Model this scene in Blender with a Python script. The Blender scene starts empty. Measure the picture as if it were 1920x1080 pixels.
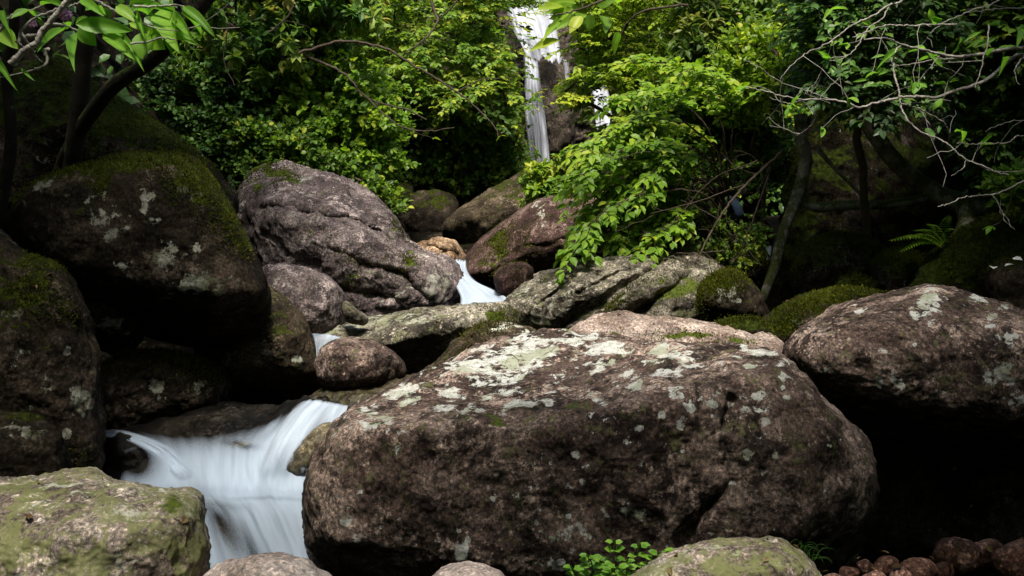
import bpy, math, random
import numpy as np
from mathutils import Vector

# ---------------------------------------------------------------- camera, sky, sun, exposure
S = bpy.context.scene
COL = S.collection
PITCH = math.radians(-8.0)
CAM = np.array([0.0, 0.0, 1.5])
FWD = np.array([0.0, math.cos(PITCH), math.sin(PITCH)])
UP = np.array([0.0, -math.sin(PITCH), math.cos(PITCH)])
RIGHT = np.array([1.0, 0.0, 0.0])
F = 1920 * 35.0 / 36.0

cd = bpy.data.cameras.new('camera')
cd.lens = 35.0
cd.sensor_width = 36.0
cd.clip_start = 0.05
cd.clip_end = 500.0
cam = bpy.data.objects.new('camera', cd)
cam.location = CAM
cam.rotation_euler = (math.radians(90) + PITCH, 0, 0)
COL.objects.link(cam)
S.camera = cam

SUN_ELEV = math.radians(67)
SUN_AZ = math.radians(185)          # direction towards the sun, measured from +Y towards +X
W = bpy.data.worlds.new('World')
S.world = W
W.use_nodes = True
nt = W.node_tree
bg = nt.nodes['Background']
sky = nt.nodes.new('ShaderNodeTexSky')
sky.sky_type = 'NISHITA'
sky.sun_disc = False
sky.sun_elevation = SUN_ELEV
sky.sun_rotation = SUN_AZ
sky.dust_density = 2.5
sky.ozone_density = 1.0
nt.links.new(sky.outputs[0], bg.inputs[0])
bg.inputs[1].default_value = 0.075

sl = bpy.data.lights.new('sun', 'SUN')
sl.energy = 3.3
sl.angle = math.radians(12)
sl.color = (1.0, 0.94, 0.82)
sun = bpy.data.objects.new('sun', sl)
sd = Vector((math.sin(SUN_AZ) * math.cos(SUN_ELEV), math.cos(SUN_AZ) * math.cos(SUN_ELEV), math.sin(SUN_ELEV)))
sun.rotation_euler = sd.to_track_quat('Z', 'Y').to_euler()
sun.location = (0, 0, 30)
COL.objects.link(sun)

S.view_settings.view_transform = 'Standard'
S.view_settings.look = 'None'
S.view_settings.exposure = 1.45
S.view_settings.gamma = 1.0
S.render.engine = 'CYCLES'
S.cycles.use_denoising = True
S.cycles.max_bounces = 7
S.cycles.diffuse_bounces = 3
S.cycles.glossy_bounces = 2
S.cycles.transmission_bounces = 4
S.cycles.transparent_max_bounces = 12
S.cycles.caustics_reflective = False
S.cycles.caustics_refractive = False

# ---------------------------------------------------------------- numeric helpers
def P(px, py, D):
    """a point seen at photograph pixel (px, py), D metres along the view axis"""
    px = np.asarray(px, float); py = np.asarray(py, float); D = np.asarray(D, float)
    a = (px - 960) / F; b = (540 - py) / F
    return CAM + D[..., None] * (FWD + a[..., None] * RIGHT + b[..., None] * UP)

def hash3(ix, iy, iz, seed):
    h = (ix * 374761393 + iy * 668265263 + iz * 2147483647 + seed * 974711) & 0xFFFFFFFF
    h = ((h ^ (h >> 13)) * 1274126177) & 0xFFFFFFFF
    h = ((h ^ (h >> 16)) * 2246822519) & 0xFFFFFFFF
    return (h ^ (h >> 15)) & 0xFFFFFFFF

def perlin(p, seed=0):
    p = np.asarray(p, float)
    i = np.floor(p).astype(np.int64)
    f = p - i
    u = f * f * f * (f * (f * 6 - 15) + 10)
    out = np.zeros(len(p))
    for dx in (0, 1):
        wx = u[:, 0] if dx else 1 - u[:, 0]
        for dy in (0, 1):
            wy = u[:, 1] if dy else 1 - u[:, 1]
            for dz in (0, 1):
                wz = u[:, 2] if dz else 1 - u[:, 2]
                h = hash3(i[:, 0] + dx, i[:, 1] + dy, i[:, 2] + dz, seed)
                g = np.stack([(h & 1023) / 511.5 - 1, ((h >> 10) & 1023) / 511.5 - 1, ((h >> 20) & 1023) / 511.5 - 1], 1)
                d = f - np.array([dx, dy, dz])
                out += wx * wy * wz * (g * d).sum(1)
    return out

def fbm(p, octv=5, seed=0, gain=0.5, ridged=False):
    s = np.zeros(len(p)); a = 1.0; fr = 1.0
    for k in range(octv):
        n = perlin(p * fr, seed + k * 17)
        s += a * ((0.5 - 2 * np.abs(n)) if ridged else n)
        a *= gain; fr *= 2.03
    return s

def closed_spline(pts, n):
    p = np.array(pts, float); m = len(p)
    out = []
    for i in range(m):
        p0, p1, p2, p3 = p[i - 1], p[i], p[(i + 1) % m], p[(i + 2) % m]
        for t in np.linspace(0, 1, 14, endpoint=False):
            out.append(0.5 * ((2 * p1) + (-p0 + p2) * t + (2 * p0 - 5 * p1 + 4 * p2 - p3) * t * t + (-p0 + 3 * p1 - 3 * p2 + p3) * t ** 3))
    out = np.array(out)
    d = np.r_[0, np.cumsum(np.linalg.norm(np.diff(np.vstack([out, out[:1]]), axis=0), axis=1))]
    q = np.linspace(0, d[-1], n, endpoint=False)
    oo = np.vstack([out, out[:1]])
    return np.stack([np.interp(q, d, oo[:, 0]), np.interp(q, d, oo[:, 1])], 1)

def open_spline(pts, per=6):
    p = np.array(pts, float)
    if len(p) < 3:
        t = np.linspace(0, 1, per + 1)[:, None]
        return p[0] * (1 - t) + p[-1] * t
    p = np.vstack([2 * p[0] - p[1], p, 2 * p[-1] - p[-2]])
    out = []
    for i in range(1, len(p) - 2):
        p0, p1, p2, p3 = p[i - 1], p[i], p[i + 1], p[i + 2]
        for t in np.linspace(0, 1, per, endpoint=False):
            out.append(0.5 * ((2 * p1) + (-p0 + p2) * t + (2 * p0 - 5 * p1 + 4 * p2 - p3) * t * t + (-p0 + 3 * p1 - 3 * p2 + p3) * t ** 3))
    out.append(p[-2])
    return np.array(out)

def poly_dist(px, py, line):
    line = np.array(line, float)
    best = np.full(px.shape, 1e9)
    for a, b in zip(line[:-1], line[1:]):
        ab = b - a; L = (ab ** 2).sum() + 1e-9
        t = np.clip(((px - a[0]) * ab[0] + (py - a[1]) * ab[1]) / L, 0, 1)
        best = np.minimum(best, np.hypot(px - a[0] - t * ab[0], py - a[1] - t * ab[1]))
    return best

# ---------------------------------------------------------------- object helpers
def tag(o, label=None, cat=None, group=None, kind=None):
    if label: o['label'] = label
    if cat: o['category'] = cat
    if group: o['group'] = group
    if kind: o['kind'] = kind
    return o

def mesh_obj(name, V, faces, mat, parent=None, origin=None, smooth=True, attrs=None, uv=None):
    """V: n x 3 world points; faces: one array or a list of arrays of equal-sized faces"""
    V = np.asarray(V, float)
    if isinstance(faces, np.ndarray): faces = [faces]
    if origin is None: origin = np.zeros(3)
    me = bpy.data.meshes.new(name)
    me.vertices.add(len(V))
    me.vertices.foreach_set('co', (V - origin).astype(np.float32).ravel())
    loops = np.concatenate([f.ravel() for f in faces]).astype(np.int32)
    sizes = np.concatenate([np.full(len(f), f.shape[1]) for f in faces]).astype(np.int32)
    starts = np.r_[0, np.cumsum(sizes)[:-1]].astype(np.int32)
    me.loops.add(len(loops))
    me.loops.foreach_set('vertex_index', loops)
    me.polygons.add(len(sizes))
    me.polygons.foreach_set('loop_start', starts)
    me.polygons.foreach_set('loop_total', sizes)
    me.polygons.foreach_set('use_smooth', np.full(len(sizes), smooth, dtype=bool))
    me.update(calc_edges=True)
    for k, v in (attrs or {}).items():
        at = me.attributes.new(k, 'FLOAT', 'POINT')
        at.data.foreach_set('value', np.asarray(v, np.float32))
    if uv is not None:
        l = me.uv_layers.new(name='UVMap')
        l.data.foreach_set('uv', np.asarray(uv, np.float32)[loops].ravel())
    me.materials.append(mat)
    o = bpy.data.objects.new(name, me)
    COL.objects.link(o)
    if parent is not None:
        o.parent = parent
        o.location = Vector(origin) - Vector(parent.location)
    else:
        o.location = origin
    return o

def empty(name, loc):
    o = bpy.data.objects.new(name, None)
    o.empty_display_size = 0.1
    o.location = loc
    COL.objects.link(o)
    return o

# ---------------------------------------------------------------- materials
class NT:
    def __init__(self, name):
        self.m = bpy.data.materials.new(name)
        self.m.use_nodes = True
        self.t = self.m.node_tree
        self.t.nodes.clear()
        self.out = self.n('ShaderNodeOutputMaterial')
    def n(self, typ, **kw):
        nd = self.t.nodes.new(typ)
        for k, v in kw.items(): setattr(nd, k, v)
        return nd
    def l(self, a, b): self.t.links.new(a, b)
    def val(self, sock, v):
        if isinstance(v, bpy.types.NodeSocket): self.l(v, sock)
        else: sock.default_value = v
    def noise(self, vec, scale, detail=6, rough=0.6, dist=0.0):
        nd = self.n('ShaderNodeTexNoise')
        self.l(vec, nd.inputs['Vector'])
        nd.inputs['Scale'].default_value = scale
        nd.inputs['Detail'].default_value = detail
        nd.inputs['Roughness'].default_value = rough
        nd.inputs['Distortion'].default_value = dist
        return nd.outputs['Fac']
    def math(self, op, a, b=0.0, c=0.0, clamp=False):
        nd = self.n('ShaderNodeMath', operation=op, use_clamp=clamp)
        self.val(nd.inputs[0], a); self.val(nd.inputs[1], b); self.val(nd.inputs[2], c)
        return nd.outputs[0]
    def ramp(self, fac, stops, interp='LINEAR'):
        nd = self.n('ShaderNodeValToRGB')
        cr = nd.color_ramp
        cr.interpolation = interp
        while len(cr.elements) < len(stops): cr.elements.new(0.5)
        for e, (p, c) in zip(cr.elements, stops):
            e.position = p
            e.color = (*c, 1) if len(c) == 3 else c
        self.l(fac, nd.inputs[0])
        return nd.outputs[0]
    def step(self, fac, a, b):
        nd = self.n('ShaderNodeMapRange', interpolation_type='SMOOTHSTEP')
        self.l(fac, nd.inputs[0])
        nd.inputs[1].default_value = a; nd.inputs[2].default_value = b
        return nd.outputs[0]
    def mix(self, fac, a, b, blend='MIX'):
        nd = self.n('ShaderNodeMix', data_type='RGBA', blend_type=blend)
        self.val(nd.inputs[0], fac)
        for s, v in ((nd.inputs[6], a), (nd.inputs[7], b)):
            if isinstance(v, bpy.types.NodeSocket): self.l(v, s)
            else: s.default_value = (*v, 1)
        return nd.outputs[2]
    def attr(self, name):
        return self.n('ShaderNodeAttribute', attribute_name=name).outputs['Fac']

def coords(N, k=1.37):
    tc = N.n('ShaderNodeTexCoord').outputs['Object']
    loc = N.n('ShaderNodeObjectInfo').outputs['Location']
    ma = N.n('ShaderNodeVectorMath', operation='MULTIPLY_ADD')
    N.l(loc, ma.inputs[0]); ma.inputs[1].default_value = (k, k, k); N.l(tc, ma.inputs[2])
    return ma.outputs[0]

def rock_mat(name, dark, mid, light, lich_thr=0.68, lich=(0.46, 0.47, 0.41), lich2=(0.30, 0.31, 0.23),
             moss_thr=0.9, moss=(0.045, 0.062, 0.008), moss2=(0.11, 0.135, 0.012), green_thr=0.72, green=(0.16, 0.18, 0.06),
             grain=1.0, rough=0.85, bump=0.5, stain=0.55, spec=0.12):
    N = NT(name)
    v = coords(N)
    n1 = N.noise(v, 2.6, 12, 0.72, 0.3)
    col = N.ramp(n1, [(0.36, dark), (0.50, mid), (0.62, light)])
    # broad stains of dark crust
    n0 = N.noise(v, 6.0, 12, 0.78, 0.5)
    st = N.math('MULTIPLY', N.step(n0, 0.49, 0.57), stain)
    col = N.mix(st, col, tuple(c * 0.22 for c in dark))
    # pale mineral crust in clusters
    g2 = N.noise(v, 20, 10, 0.78)
    cl = N.math('MULTIPLY_ADD', N.math('SUBTRACT', N.noise(v, 3.3, 6, 0.65), 0.5), 0.9, g2)
    fl = N.step(cl, 0.56, 0.64)
    col = N.mix(N.math('MULTIPLY', fl, 0.62 * grain), col, tuple(min(1, c * 1.75 + 0.012) for c in light))
    dk = N.step(N.noise(v, 30, 8, 0.75, 0.2), 0.55, 0.61)
    col = N.mix(N.math('MULTIPLY', dk, 0.65 * grain), col, tuple(c * 0.25 for c in dark))
    # granite grain, pale and dark crystals
    g1 = N.noise(v, 75, 6, 0.8)
    gcol = N.ramp(g1, [(0.40, (0.22, 0.22, 0.22)), (0.48, (0.8, 0.78, 0.76)), (0.54, (1.2, 1.16, 1.12)), (0.62, (2.8, 2.6, 2.4))])
    col = N.mix(0.9 * grain, col, gcol, 'MULTIPLY')
    # greenish crust
    n3 = N.noise(v, 13, 12, 0.78)
    gm = N.step(n3, green_thr - 0.06, green_thr)
    col = N.mix(N.math('MULTIPLY', gm, 0.75), col, green)
    # pale lichen: free patches and the patches that the photograph shows
    n4 = N.noise(v, 7.5, 9, 0.62, 0.25)
    n5 = N.noise(v, 30, 9, 0.72)
    la = N.math('MULTIPLY_ADD', N.attr('lichen'), 0.34, n4)
    la = N.math('MULTIPLY_ADD', N.math('SUBTRACT', n5, 0.5), 0.85, la)
    lm = N.step(la, lich_thr, lich_thr + 0.06)
    lc = N.ramp(N.noise(v, 46, 4, 0.7), [(0.36, lich2), (0.52, lich), (0.7, tuple(min(1, c * 1.25) for c in lich))])
    lc = N.mix(N.step(N.noise(v, 4.3, 4, 0.6), 0.5, 0.6), lc, tuple(c * k for c, k in zip(lich2, (1.0, 1.05, 0.92))))
    lm = N.math('MULTIPLY', lm, N.step(N.noise(v, 90, 3, 0.7), 0.33, 0.45))
    col = N.mix(N.math('MULTIPLY', lm, 0.92), col, lc)
    # moss: grows where the rock faces up, and in the patches that the photograph shows
    nz = N.n('ShaderNodeSeparateXYZ'); N.l(N.n('ShaderNodeNewGeometry').outputs['Normal'], nz.inputs[0])
    n6 = N.noise(v, 5.5, 10, 0.68, 0.2)
    ms = N.math('MULTIPLY_ADD', nz.outputs[2], 0.26, n6)
    ms = N.math('MULTIPLY_ADD', N.attr('moss'), 0.5, ms)
    n7 = N.noise(v, 70, 4, 0.7)
    ms = N.math('MULTIPLY_ADD', N.math('SUBTRACT', n7, 0.5), 0.2, ms)
    mm = N.step(ms, moss_thr, moss_thr + 0.07)
    mc = N.ramp(N.noise(v, 38, 7, 0.75), [(0.32, tuple(c * 0.4 for c in moss)), (0.5, moss), (0.68, moss2)])
    col = N.mix(mm, col, mc)
    # relief
    h = N.math('MULTIPLY_ADD', n0, 0.5, N.math('MULTIPLY', g1, 0.10))
    h = N.math('MULTIPLY_ADD', g2, 0.16, h)
    h = N.math('MULTIPLY_ADD', lm, 0.03, h)
    h = N.math('MULTIPLY_ADD', mm, N.math('MULTIPLY_ADD', N.noise(v, 55, 6, 0.75), 0.7, 0.1), h)
    bp = N.n('ShaderNodeBump')
    bp.inputs['Strength'].default_value = bump
    bp.inputs['Distance'].default_value = 0.07
    N.l(h, bp.inputs['Height'])
    b = N.n('ShaderNodeBsdfPrincipled')
    N.l(col, b.inputs['Base Color'])
    b.inputs['Roughness'].default_value = rough
    b.inputs['Specular IOR Level'].default_value = spec
    N.l(bp.outputs[0], b.inputs['Normal'])
    N.l(b.outputs[0], N.out.inputs[0])
    return N.m

def leaf_mat(name, cols, trans=0.4, rough=0.45, spec=0.25):
    N = NT(name)
    t = N.attr('tint')
    k = len(cols)
    col = N.ramp(t, [(i / (k - 1), c) for i, c in enumerate(cols)])
    tc = N.n('ShaderNodeTexCoord').outputs['Object']
    col = N.mix(0.5, col, N.ramp(N.noise(tc, 25, 3), [(0.3, (0.7, 0.7, 0.7)), (0.7, (1.25, 1.25, 1.25))]), 'MULTIPLY')
    b = N.n('ShaderNodeBsdfPrincipled')
    N.l(col, b.inputs['Base Color'])
    b.inputs['Roughness'].default_value = rough
    b.inputs['Specular IOR Level'].default_value = spec
    tr = N.n('ShaderNodeBsdfTranslucent')
    tcol = N.mix(1.0, col, (1.25, 1.4, 0.7), 'MULTIPLY')
    N.l(tcol, tr.inputs[0])
    mx = N.n('ShaderNodeMixShader'); mx.inputs[0].default_value = trans
    N.l(b.outputs[0], mx.inputs[1]); N.l(tr.outputs[0], mx.inputs[2])
    N.l(mx.outputs[0], N.out.inputs[0])
    return N.m

def bark_mat(name, dark, light, moss_thr=0.9, scale=14, moss=(0.04, 0.055, 0.01)):
    N = NT(name)
    v = coords(N)
    col = N.ramp(N.noise(v, scale, 7, 0.7), [(0.34, dark), (0.62, light)])
    spots = N.step(N.noise(v, scale * 2.2, 4, 0.6), 0.60, 0.66)
    col = N.mix(N.math('MULTIPLY', spots, 0.6), col, tuple(min(1, c * 1.6) for c in light))
    nz = N.n('ShaderNodeSeparateXYZ'); N.l(N.n('ShaderNodeNewGeometry').outputs['Normal'], nz.inputs[0])
    ms = N.math('MULTIPLY_ADD', nz.outputs[2], 0.25, N.noise(v, 9, 8, 0.7))
    mm = N.step(ms, moss_thr - 0.35, moss_thr - 0.25)
    col = N.mix(mm, col, N.ramp(N.noise(v, 60, 5, 0.7), [(0.35, tuple(c * 0.4 for c in moss)), (0.65, tuple(c * 1.7 for c in moss))]))
    bp = N.n('ShaderNodeBump'); bp.inputs['Strength'].default_value = 0.5; bp.inputs['Distance'].default_value = 0.02
    N.l(N.noise(v, scale * 2.5, 6, 0.7), bp.inputs['Height'])
    b = N.n('ShaderNodeBsdfPrincipled')
    N.l(col, b.inputs['Base Color']); b.inputs['Roughness'].default_value = 0.85
    b.inputs['Specular IOR Level'].default_value = 0.2
    N.l(bp.outputs[0], b.inputs['Normal'])
    N.l(b.outputs[0], N.out.inputs[0])
    return N.m

def water_mat(name, white=(0.72, 0.79, 0.88), su=26.0, sv=1.6, contrast=1.0):
    """silky running water: white foam drawn out along the flow, clear where it thins"""
    N = NT(name)
    uv = N.n('ShaderNodeTexCoord').outputs['UV']
    mp = N.n('ShaderNodeMapping'); N.l(uv, mp.inputs[0]); mp.inputs['Scale'].default_value = (su, sv, 1)
    s1 = N.noise(mp.outputs[0], 1.0, 5, 0.55, 0.3)
    mp2 = N.n('ShaderNodeMapping'); N.l(uv, mp2.inputs[0]); mp2.inputs['Scale'].default_value = (su * 0.25, sv * 0.9, 1)
    s2 = N.noise(mp2.outputs[0], 1.0, 3, 0.5, 0.2)
    st = N.math('ADD', N.math('MULTIPLY', N.math('SUBTRACT', s1, 0.5), 1.1 * contrast), N.math('MULTIPLY', N.math('SUBTRACT', s2, 0.5), 0.9 * contrast))
    f = N.attr('foam')
    al = N.math('ADD', f, N.math('MULTIPLY', st, N.math('SUBTRACT', 1.25, f)), clamp=True)
    col = N.ramp(N.math('MULTIPLY_ADD', st, 0.9, 0.5), [(0.1, tuple(c * 0.55 for c in white)), (0.55, white), (0.9, tuple(min(1, c * 1.3) for c in white))])
    b = N.n('ShaderNodeBsdfPrincipled')
    N.l(col, b.inputs['Base Color']); b.inputs['Roughness'].default_value = 0.55
    b.inputs['Specular IOR Level'].default_value = 0.15
    tl = N.n('ShaderNodeBsdfTranslucent'); tl.inputs[0].default_value = (*white, 1)
    m1 = N.n('ShaderNodeMixShader'); m1.inputs[0].default_value = 0.2
    N.l(b.outputs[0], m1.inputs[1]); N.l(tl.outputs[0], m1.inputs[2])
    tr = N.n('ShaderNodeBsdfTransparent')
    m2 = N.n('ShaderNodeMixShader')
    N.l(al, m2.inputs[0]); N.l(tr.outputs[0], m2.inputs[1]); N.l(m1.outputs[0], m2.inputs[2])
    N.l(m2.outputs[0], N.out.inputs[0])
    return N.m

def flat_mat(name, c, rough=0.6, trans=0.0):
    N = NT(name)
    v = coords(N)
    col = N.ramp(N.noise(v, 40, 4), [(0.3, tuple(x * 0.75 for x in c)), (0.7, tuple(min(1, x * 1.15) for x in c))])
    b = N.n('ShaderNodeBsdfPrincipled'); N.l(col, b.inputs['Base Color']); b.inputs['Roughness'].default_value = rough
    if trans:
        tr = N.n('ShaderNodeBsdfTranslucent'); N.l(col, tr.inputs[0])
        m = N.n('ShaderNodeMixShader'); m.inputs[0].default_value = trans
        N.l(b.outputs[0], m.inputs[1]); N.l(tr.outputs[0], m.inputs[2]); N.l(m.outputs[0], N.out.inputs[0])
    else:
        N.l(b.outputs[0], N.out.inputs[0])
    return N.m

M = {}
M['brown'] = rock_mat('brown_granite', (0.021, 0.0145, 0.0125), (0.066, 0.046, 0.040), (0.185, 0.142, 0.125), stain=0.85, lich_thr=0.71, lich=(0.40, 0.405, 0.385), lich2=(0.25, 0.255, 0.22), moss_thr=0.97, green_thr=0.615, green=(0.075, 0.078, 0.03))
M['grey'] = rock_mat('purple_grey_granite', (0.036, 0.028, 0.029), (0.088, 0.070, 0.071), (0.185, 0.155, 0.153), lich_thr=0.67, lich=(0.25, 0.245, 0.21), lich2=(0.15, 0.15, 0.11), moss_thr=0.93, green_thr=0.65, green=(0.08, 0.085, 0.035), stain=0.5)
M['lime'] = rock_mat('lichened_granite', (0.07, 0.056, 0.048), (0.16, 0.132, 0.115), (0.30, 0.265, 0.24), lich_thr=0.62, lich=(0.33, 0.33, 0.29), lich2=(0.22, 0.225, 0.16), green_thr=0.525, green=(0.125, 0.135, 0.05), moss_thr=0.98, stain=0.5)
M['pale'] = rock_mat('pale_pink_granite', (0.20, 0.155, 0.14), (0.33, 0.275, 0.255), (0.46, 0.40, 0.38), lich_thr=0.78, green_thr=0.8, moss_thr=1.3, stain=0.25, grain=0.7)
M['pink'] = rock_mat('pink_granite', (0.085, 0.062, 0.052), (0.165, 0.125, 0.107), (0.29, 0.24, 0.215), lich_thr=0.78, green_thr=0.72, moss_thr=1.0, stain=0.35, grain=0.8)
M['dark'] = rock_mat('shade_darkened_rock', (0.006, 0.005, 0.0035), (0.016, 0.0125, 0.009), (0.045, 0.035, 0.026), lich_thr=0.705, lich=(0.21, 0.21, 0.175), lich2=(0.075, 0.075, 0.055), moss_thr=0.72, green_thr=0.70, green=(0.028, 0.032, 0.01), moss=(0.016, 0.021, 0.0025), moss2=(0.055, 0.063, 0.006), grain=0.8, spec=0.05)  # dark rock, its colour cut further to stand for shade at both sides
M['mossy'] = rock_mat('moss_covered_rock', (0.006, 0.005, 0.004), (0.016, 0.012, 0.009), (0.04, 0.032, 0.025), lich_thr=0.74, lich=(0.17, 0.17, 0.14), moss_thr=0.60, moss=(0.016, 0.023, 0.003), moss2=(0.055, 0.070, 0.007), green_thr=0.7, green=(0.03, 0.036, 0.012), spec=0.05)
M['olive'] = rock_mat('olive_damp_rock', (0.016, 0.012, 0.008), (0.042, 0.031, 0.02), (0.10, 0.08, 0.055), lich_thr=0.76, moss_thr=0.80, green_thr=0.60, green=(0.06, 0.06, 0.02), moss=(0.022, 0.026, 0.004), moss2=(0.065, 0.07, 0.01))
M['slab'] = rock_mat('weathered_slab_rock', (0.024, 0.021, 0.016), (0.075, 0.067, 0.053), (0.19, 0.175, 0.145), lich_thr=0.65, lich=(0.25, 0.25, 0.20), lich2=(0.16, 0.16, 0.11), moss_thr=0.93, green_thr=0.60, green=(0.085, 0.09, 0.035), stain=0.7)
M['red'] = rock_mat('reddish_rock', (0.020, 0.011, 0.0095), (0.048, 0.028, 0.024), (0.11, 0.075, 0.066), lich_thr=0.735, lich=(0.32, 0.29, 0.26), moss_thr=0.88, green_thr=0.70, green=(0.06, 0.065, 0.02), moss=(0.04, 0.048, 0.006), moss2=(0.11, 0.12, 0.012))
M['tan'] = rock_mat('tan_rock', (0.085, 0.053, 0.032), (0.18, 0.118, 0.074), (0.32, 0.23, 0.155), lich_thr=0.78, moss_thr=1.0, green_thr=0.72)
M['pebble'] = rock_mat('wet_red_stone', (0.034, 0.016, 0.011), (0.085, 0.042, 0.031), (0.18, 0.105, 0.085), lich_thr=0.95, moss_thr=1.3, green_thr=0.9, rough=0.55)
M['wet'] = rock_mat('wet_stream_rock', (0.016, 0.013, 0.008), (0.042, 0.034, 0.02), (0.10, 0.085, 0.05), lich_thr=0.78, moss_thr=0.95, green_thr=0.60, green=(0.07, 0.07, 0.022), rough=0.35, spec=0.3)
M['bed'] = rock_mat('stream_bed_rock', (0.004, 0.004, 0.004), (0.009, 0.008, 0.007), (0.022, 0.019, 0.015), lich_thr=0.95, moss_thr=1.3, green_thr=0.70, green=(0.028, 0.028, 0.011), rough=0.4)
M['soil'] = rock_mat('forest_floor', (0.003, 0.0025, 0.002), (0.007, 0.0055, 0.004), (0.016, 0.012, 0.008), lich_thr=0.95, moss_thr=0.80, moss=(0.009, 0.013, 0.003), moss2=(0.026, 0.033, 0.005), green_thr=0.8, spec=0.05)
M['cliff'] = rock_mat('damp_cliff_rock', (0.018, 0.015, 0.012), (0.046, 0.037, 0.03), (0.10, 0.08, 0.065), lich_thr=0.76, moss_thr=0.82, green_thr=0.60, green=(0.06, 0.062, 0.02))

M['bark_dark'] = bark_mat('dark_mossy_bark', (0.005, 0.004, 0.003), (0.020, 0.015, 0.010), 0.90)
M['bark_brown'] = bark_mat('brown_twig_bark', (0.025, 0.018, 0.012), (0.075, 0.055, 0.04), 1.3, 30)
M['bark_pale'] = bark_mat('pale_grey_bark', (0.10, 0.09, 0.08), (0.30, 0.28, 0.25), 1.35, 30)
M['bark_mossy'] = bark_mat('pale_bark_with_moss', (0.022, 0.02, 0.013), (0.20, 0.19, 0.15), 0.88, 10, (0.035, 0.042, 0.008))

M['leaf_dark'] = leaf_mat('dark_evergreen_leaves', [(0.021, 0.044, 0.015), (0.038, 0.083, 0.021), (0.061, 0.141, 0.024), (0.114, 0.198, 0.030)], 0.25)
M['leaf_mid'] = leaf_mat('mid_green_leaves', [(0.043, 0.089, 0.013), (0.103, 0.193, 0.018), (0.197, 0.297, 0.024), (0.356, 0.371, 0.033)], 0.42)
M['leaf_fresh'] = leaf_mat('fresh_green_leaves', [(0.068, 0.138, 0.014), (0.119, 0.227, 0.018), (0.187, 0.302, 0.022), (0.315, 0.371, 0.030)], 0.45)
M['leaf_yellow'] = leaf_mat('yellow_green_leaves', [(0.096, 0.164, 0.013), (0.190, 0.291, 0.018), (0.300, 0.405, 0.026), (0.449, 0.468, 0.046)], 0.5)
M['leaf_whorl'] = leaf_mat('whorled_leaves', [(0.029, 0.072, 0.018), (0.065, 0.143, 0.026), (0.143, 0.247, 0.039), (0.247, 0.325, 0.058), (0.338, 0.286, 0.078)], 0.4)
M['leaf_olive'] = leaf_mat('olive_leaves', [(0.028, 0.058, 0.013), (0.066, 0.111, 0.018), (0.133, 0.215, 0.029), (0.188, 0.182, 0.046)], 0.4)
M['leaf_near'] = leaf_mat('broad_fresh_leaves', [(0.084, 0.204, 0.022), (0.132, 0.288, 0.029), (0.204, 0.348, 0.042)], 0.5)
M['moss_fuzz'] = leaf_mat('moss_shoots', [(0.014, 0.017, 0.002), (0.038, 0.044, 0.004), (0.068, 0.076, 0.007), (0.105, 0.11, 0.011)], 0.3, 0.8, 0.05)
M['litter'] = leaf_mat('dead_leaves', [(0.03, 0.017, 0.008), (0.08, 0.048, 0.02), (0.15, 0.11, 0.05)], 0.15, 0.7, 0.1)
M['grass'] = leaf_mat('grass_blades', [(0.02, 0.06, 0.008), (0.05, 0.12, 0.012)], 0.3)
M['water_fall'] = water_mat('falling_water', (0.55, 0.57, 0.64), 13, 1.6, 1.1)
M['water_run'] = water_mat('running_water', (0.38, 0.44, 0.53), 10, 1.1, 0.75)
M['water_soft'] = water_mat('silky_water', (0.34, 0.41, 0.51), 8, 1.2, 0.7)
M['petal'] = flat_mat('white_petal', (0.75, 0.72, 0.70), 0.6, 0.3)
M['pink_petal'] = flat_mat('pink_petal', (0.62, 0.36, 0.50), 0.6, 0.3)

# ---------------------------------------------------------------- ground
LBANK = ([-30, 2, 5, 8, 12, 16, 40], [-5.0, -4.2, -4.0, -3.3, -2.4, -1.2, -1.2])
RBANK = ([-30, 2, 5, 8, 12, 16, 40], [5.0, 4.2, 4.0, 4.2, 4.6, 4.8, 4.8])
BED = ([-40, 0, 2.9, 3.4, 3.9, 6, 9, 13, 16, 40], [-0.9, -0.3, -0.2, -0.35, -0.6, 0.0, 0.45, 0.85, 1.1, 3.0])

def ground_z(x, y):
    x = np.asarray(x, float); y = np.asarray(y, float)
    z = np.interp(y, *BED)
    l = np.interp(y, *LBANK); r = np.interp(y, *RBANK)
    side = np.maximum(0, np.maximum(l - x, x - r))
    z = z + 14 * (1 - np.exp(-side * 1.25 / 14))
    z = z + 0.42 * np.exp(-((x - 1.25) / 0.7) ** 2 - ((y - 2.9) / 0.35) ** 2)       # the bank of small stones
    z = z - 1.1 * np.exp(-((x - 2.6) / 1.2) ** 2 - ((y - 4.9) / 0.9) ** 4)      # the dark hollow under the domed boulder
    back = np.maximum(0, y - 18.5)
    z = z + 12 * (1 - np.exp(-back * 1.6 / 12))
    front = np.maximum(0, -3.5 - y)
    z = z + 9 * (1 - np.exp(-front * 0.9 / 9))
    q = np.stack([x.ravel(), y.ravel(), np.zeros(x.size)], 1)
    n = fbm(q * 0.5, 5, 3).reshape(x.shape)
    return z + n * (0.25 + 0.5 * np.clip(side, 0, 1.5))

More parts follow.
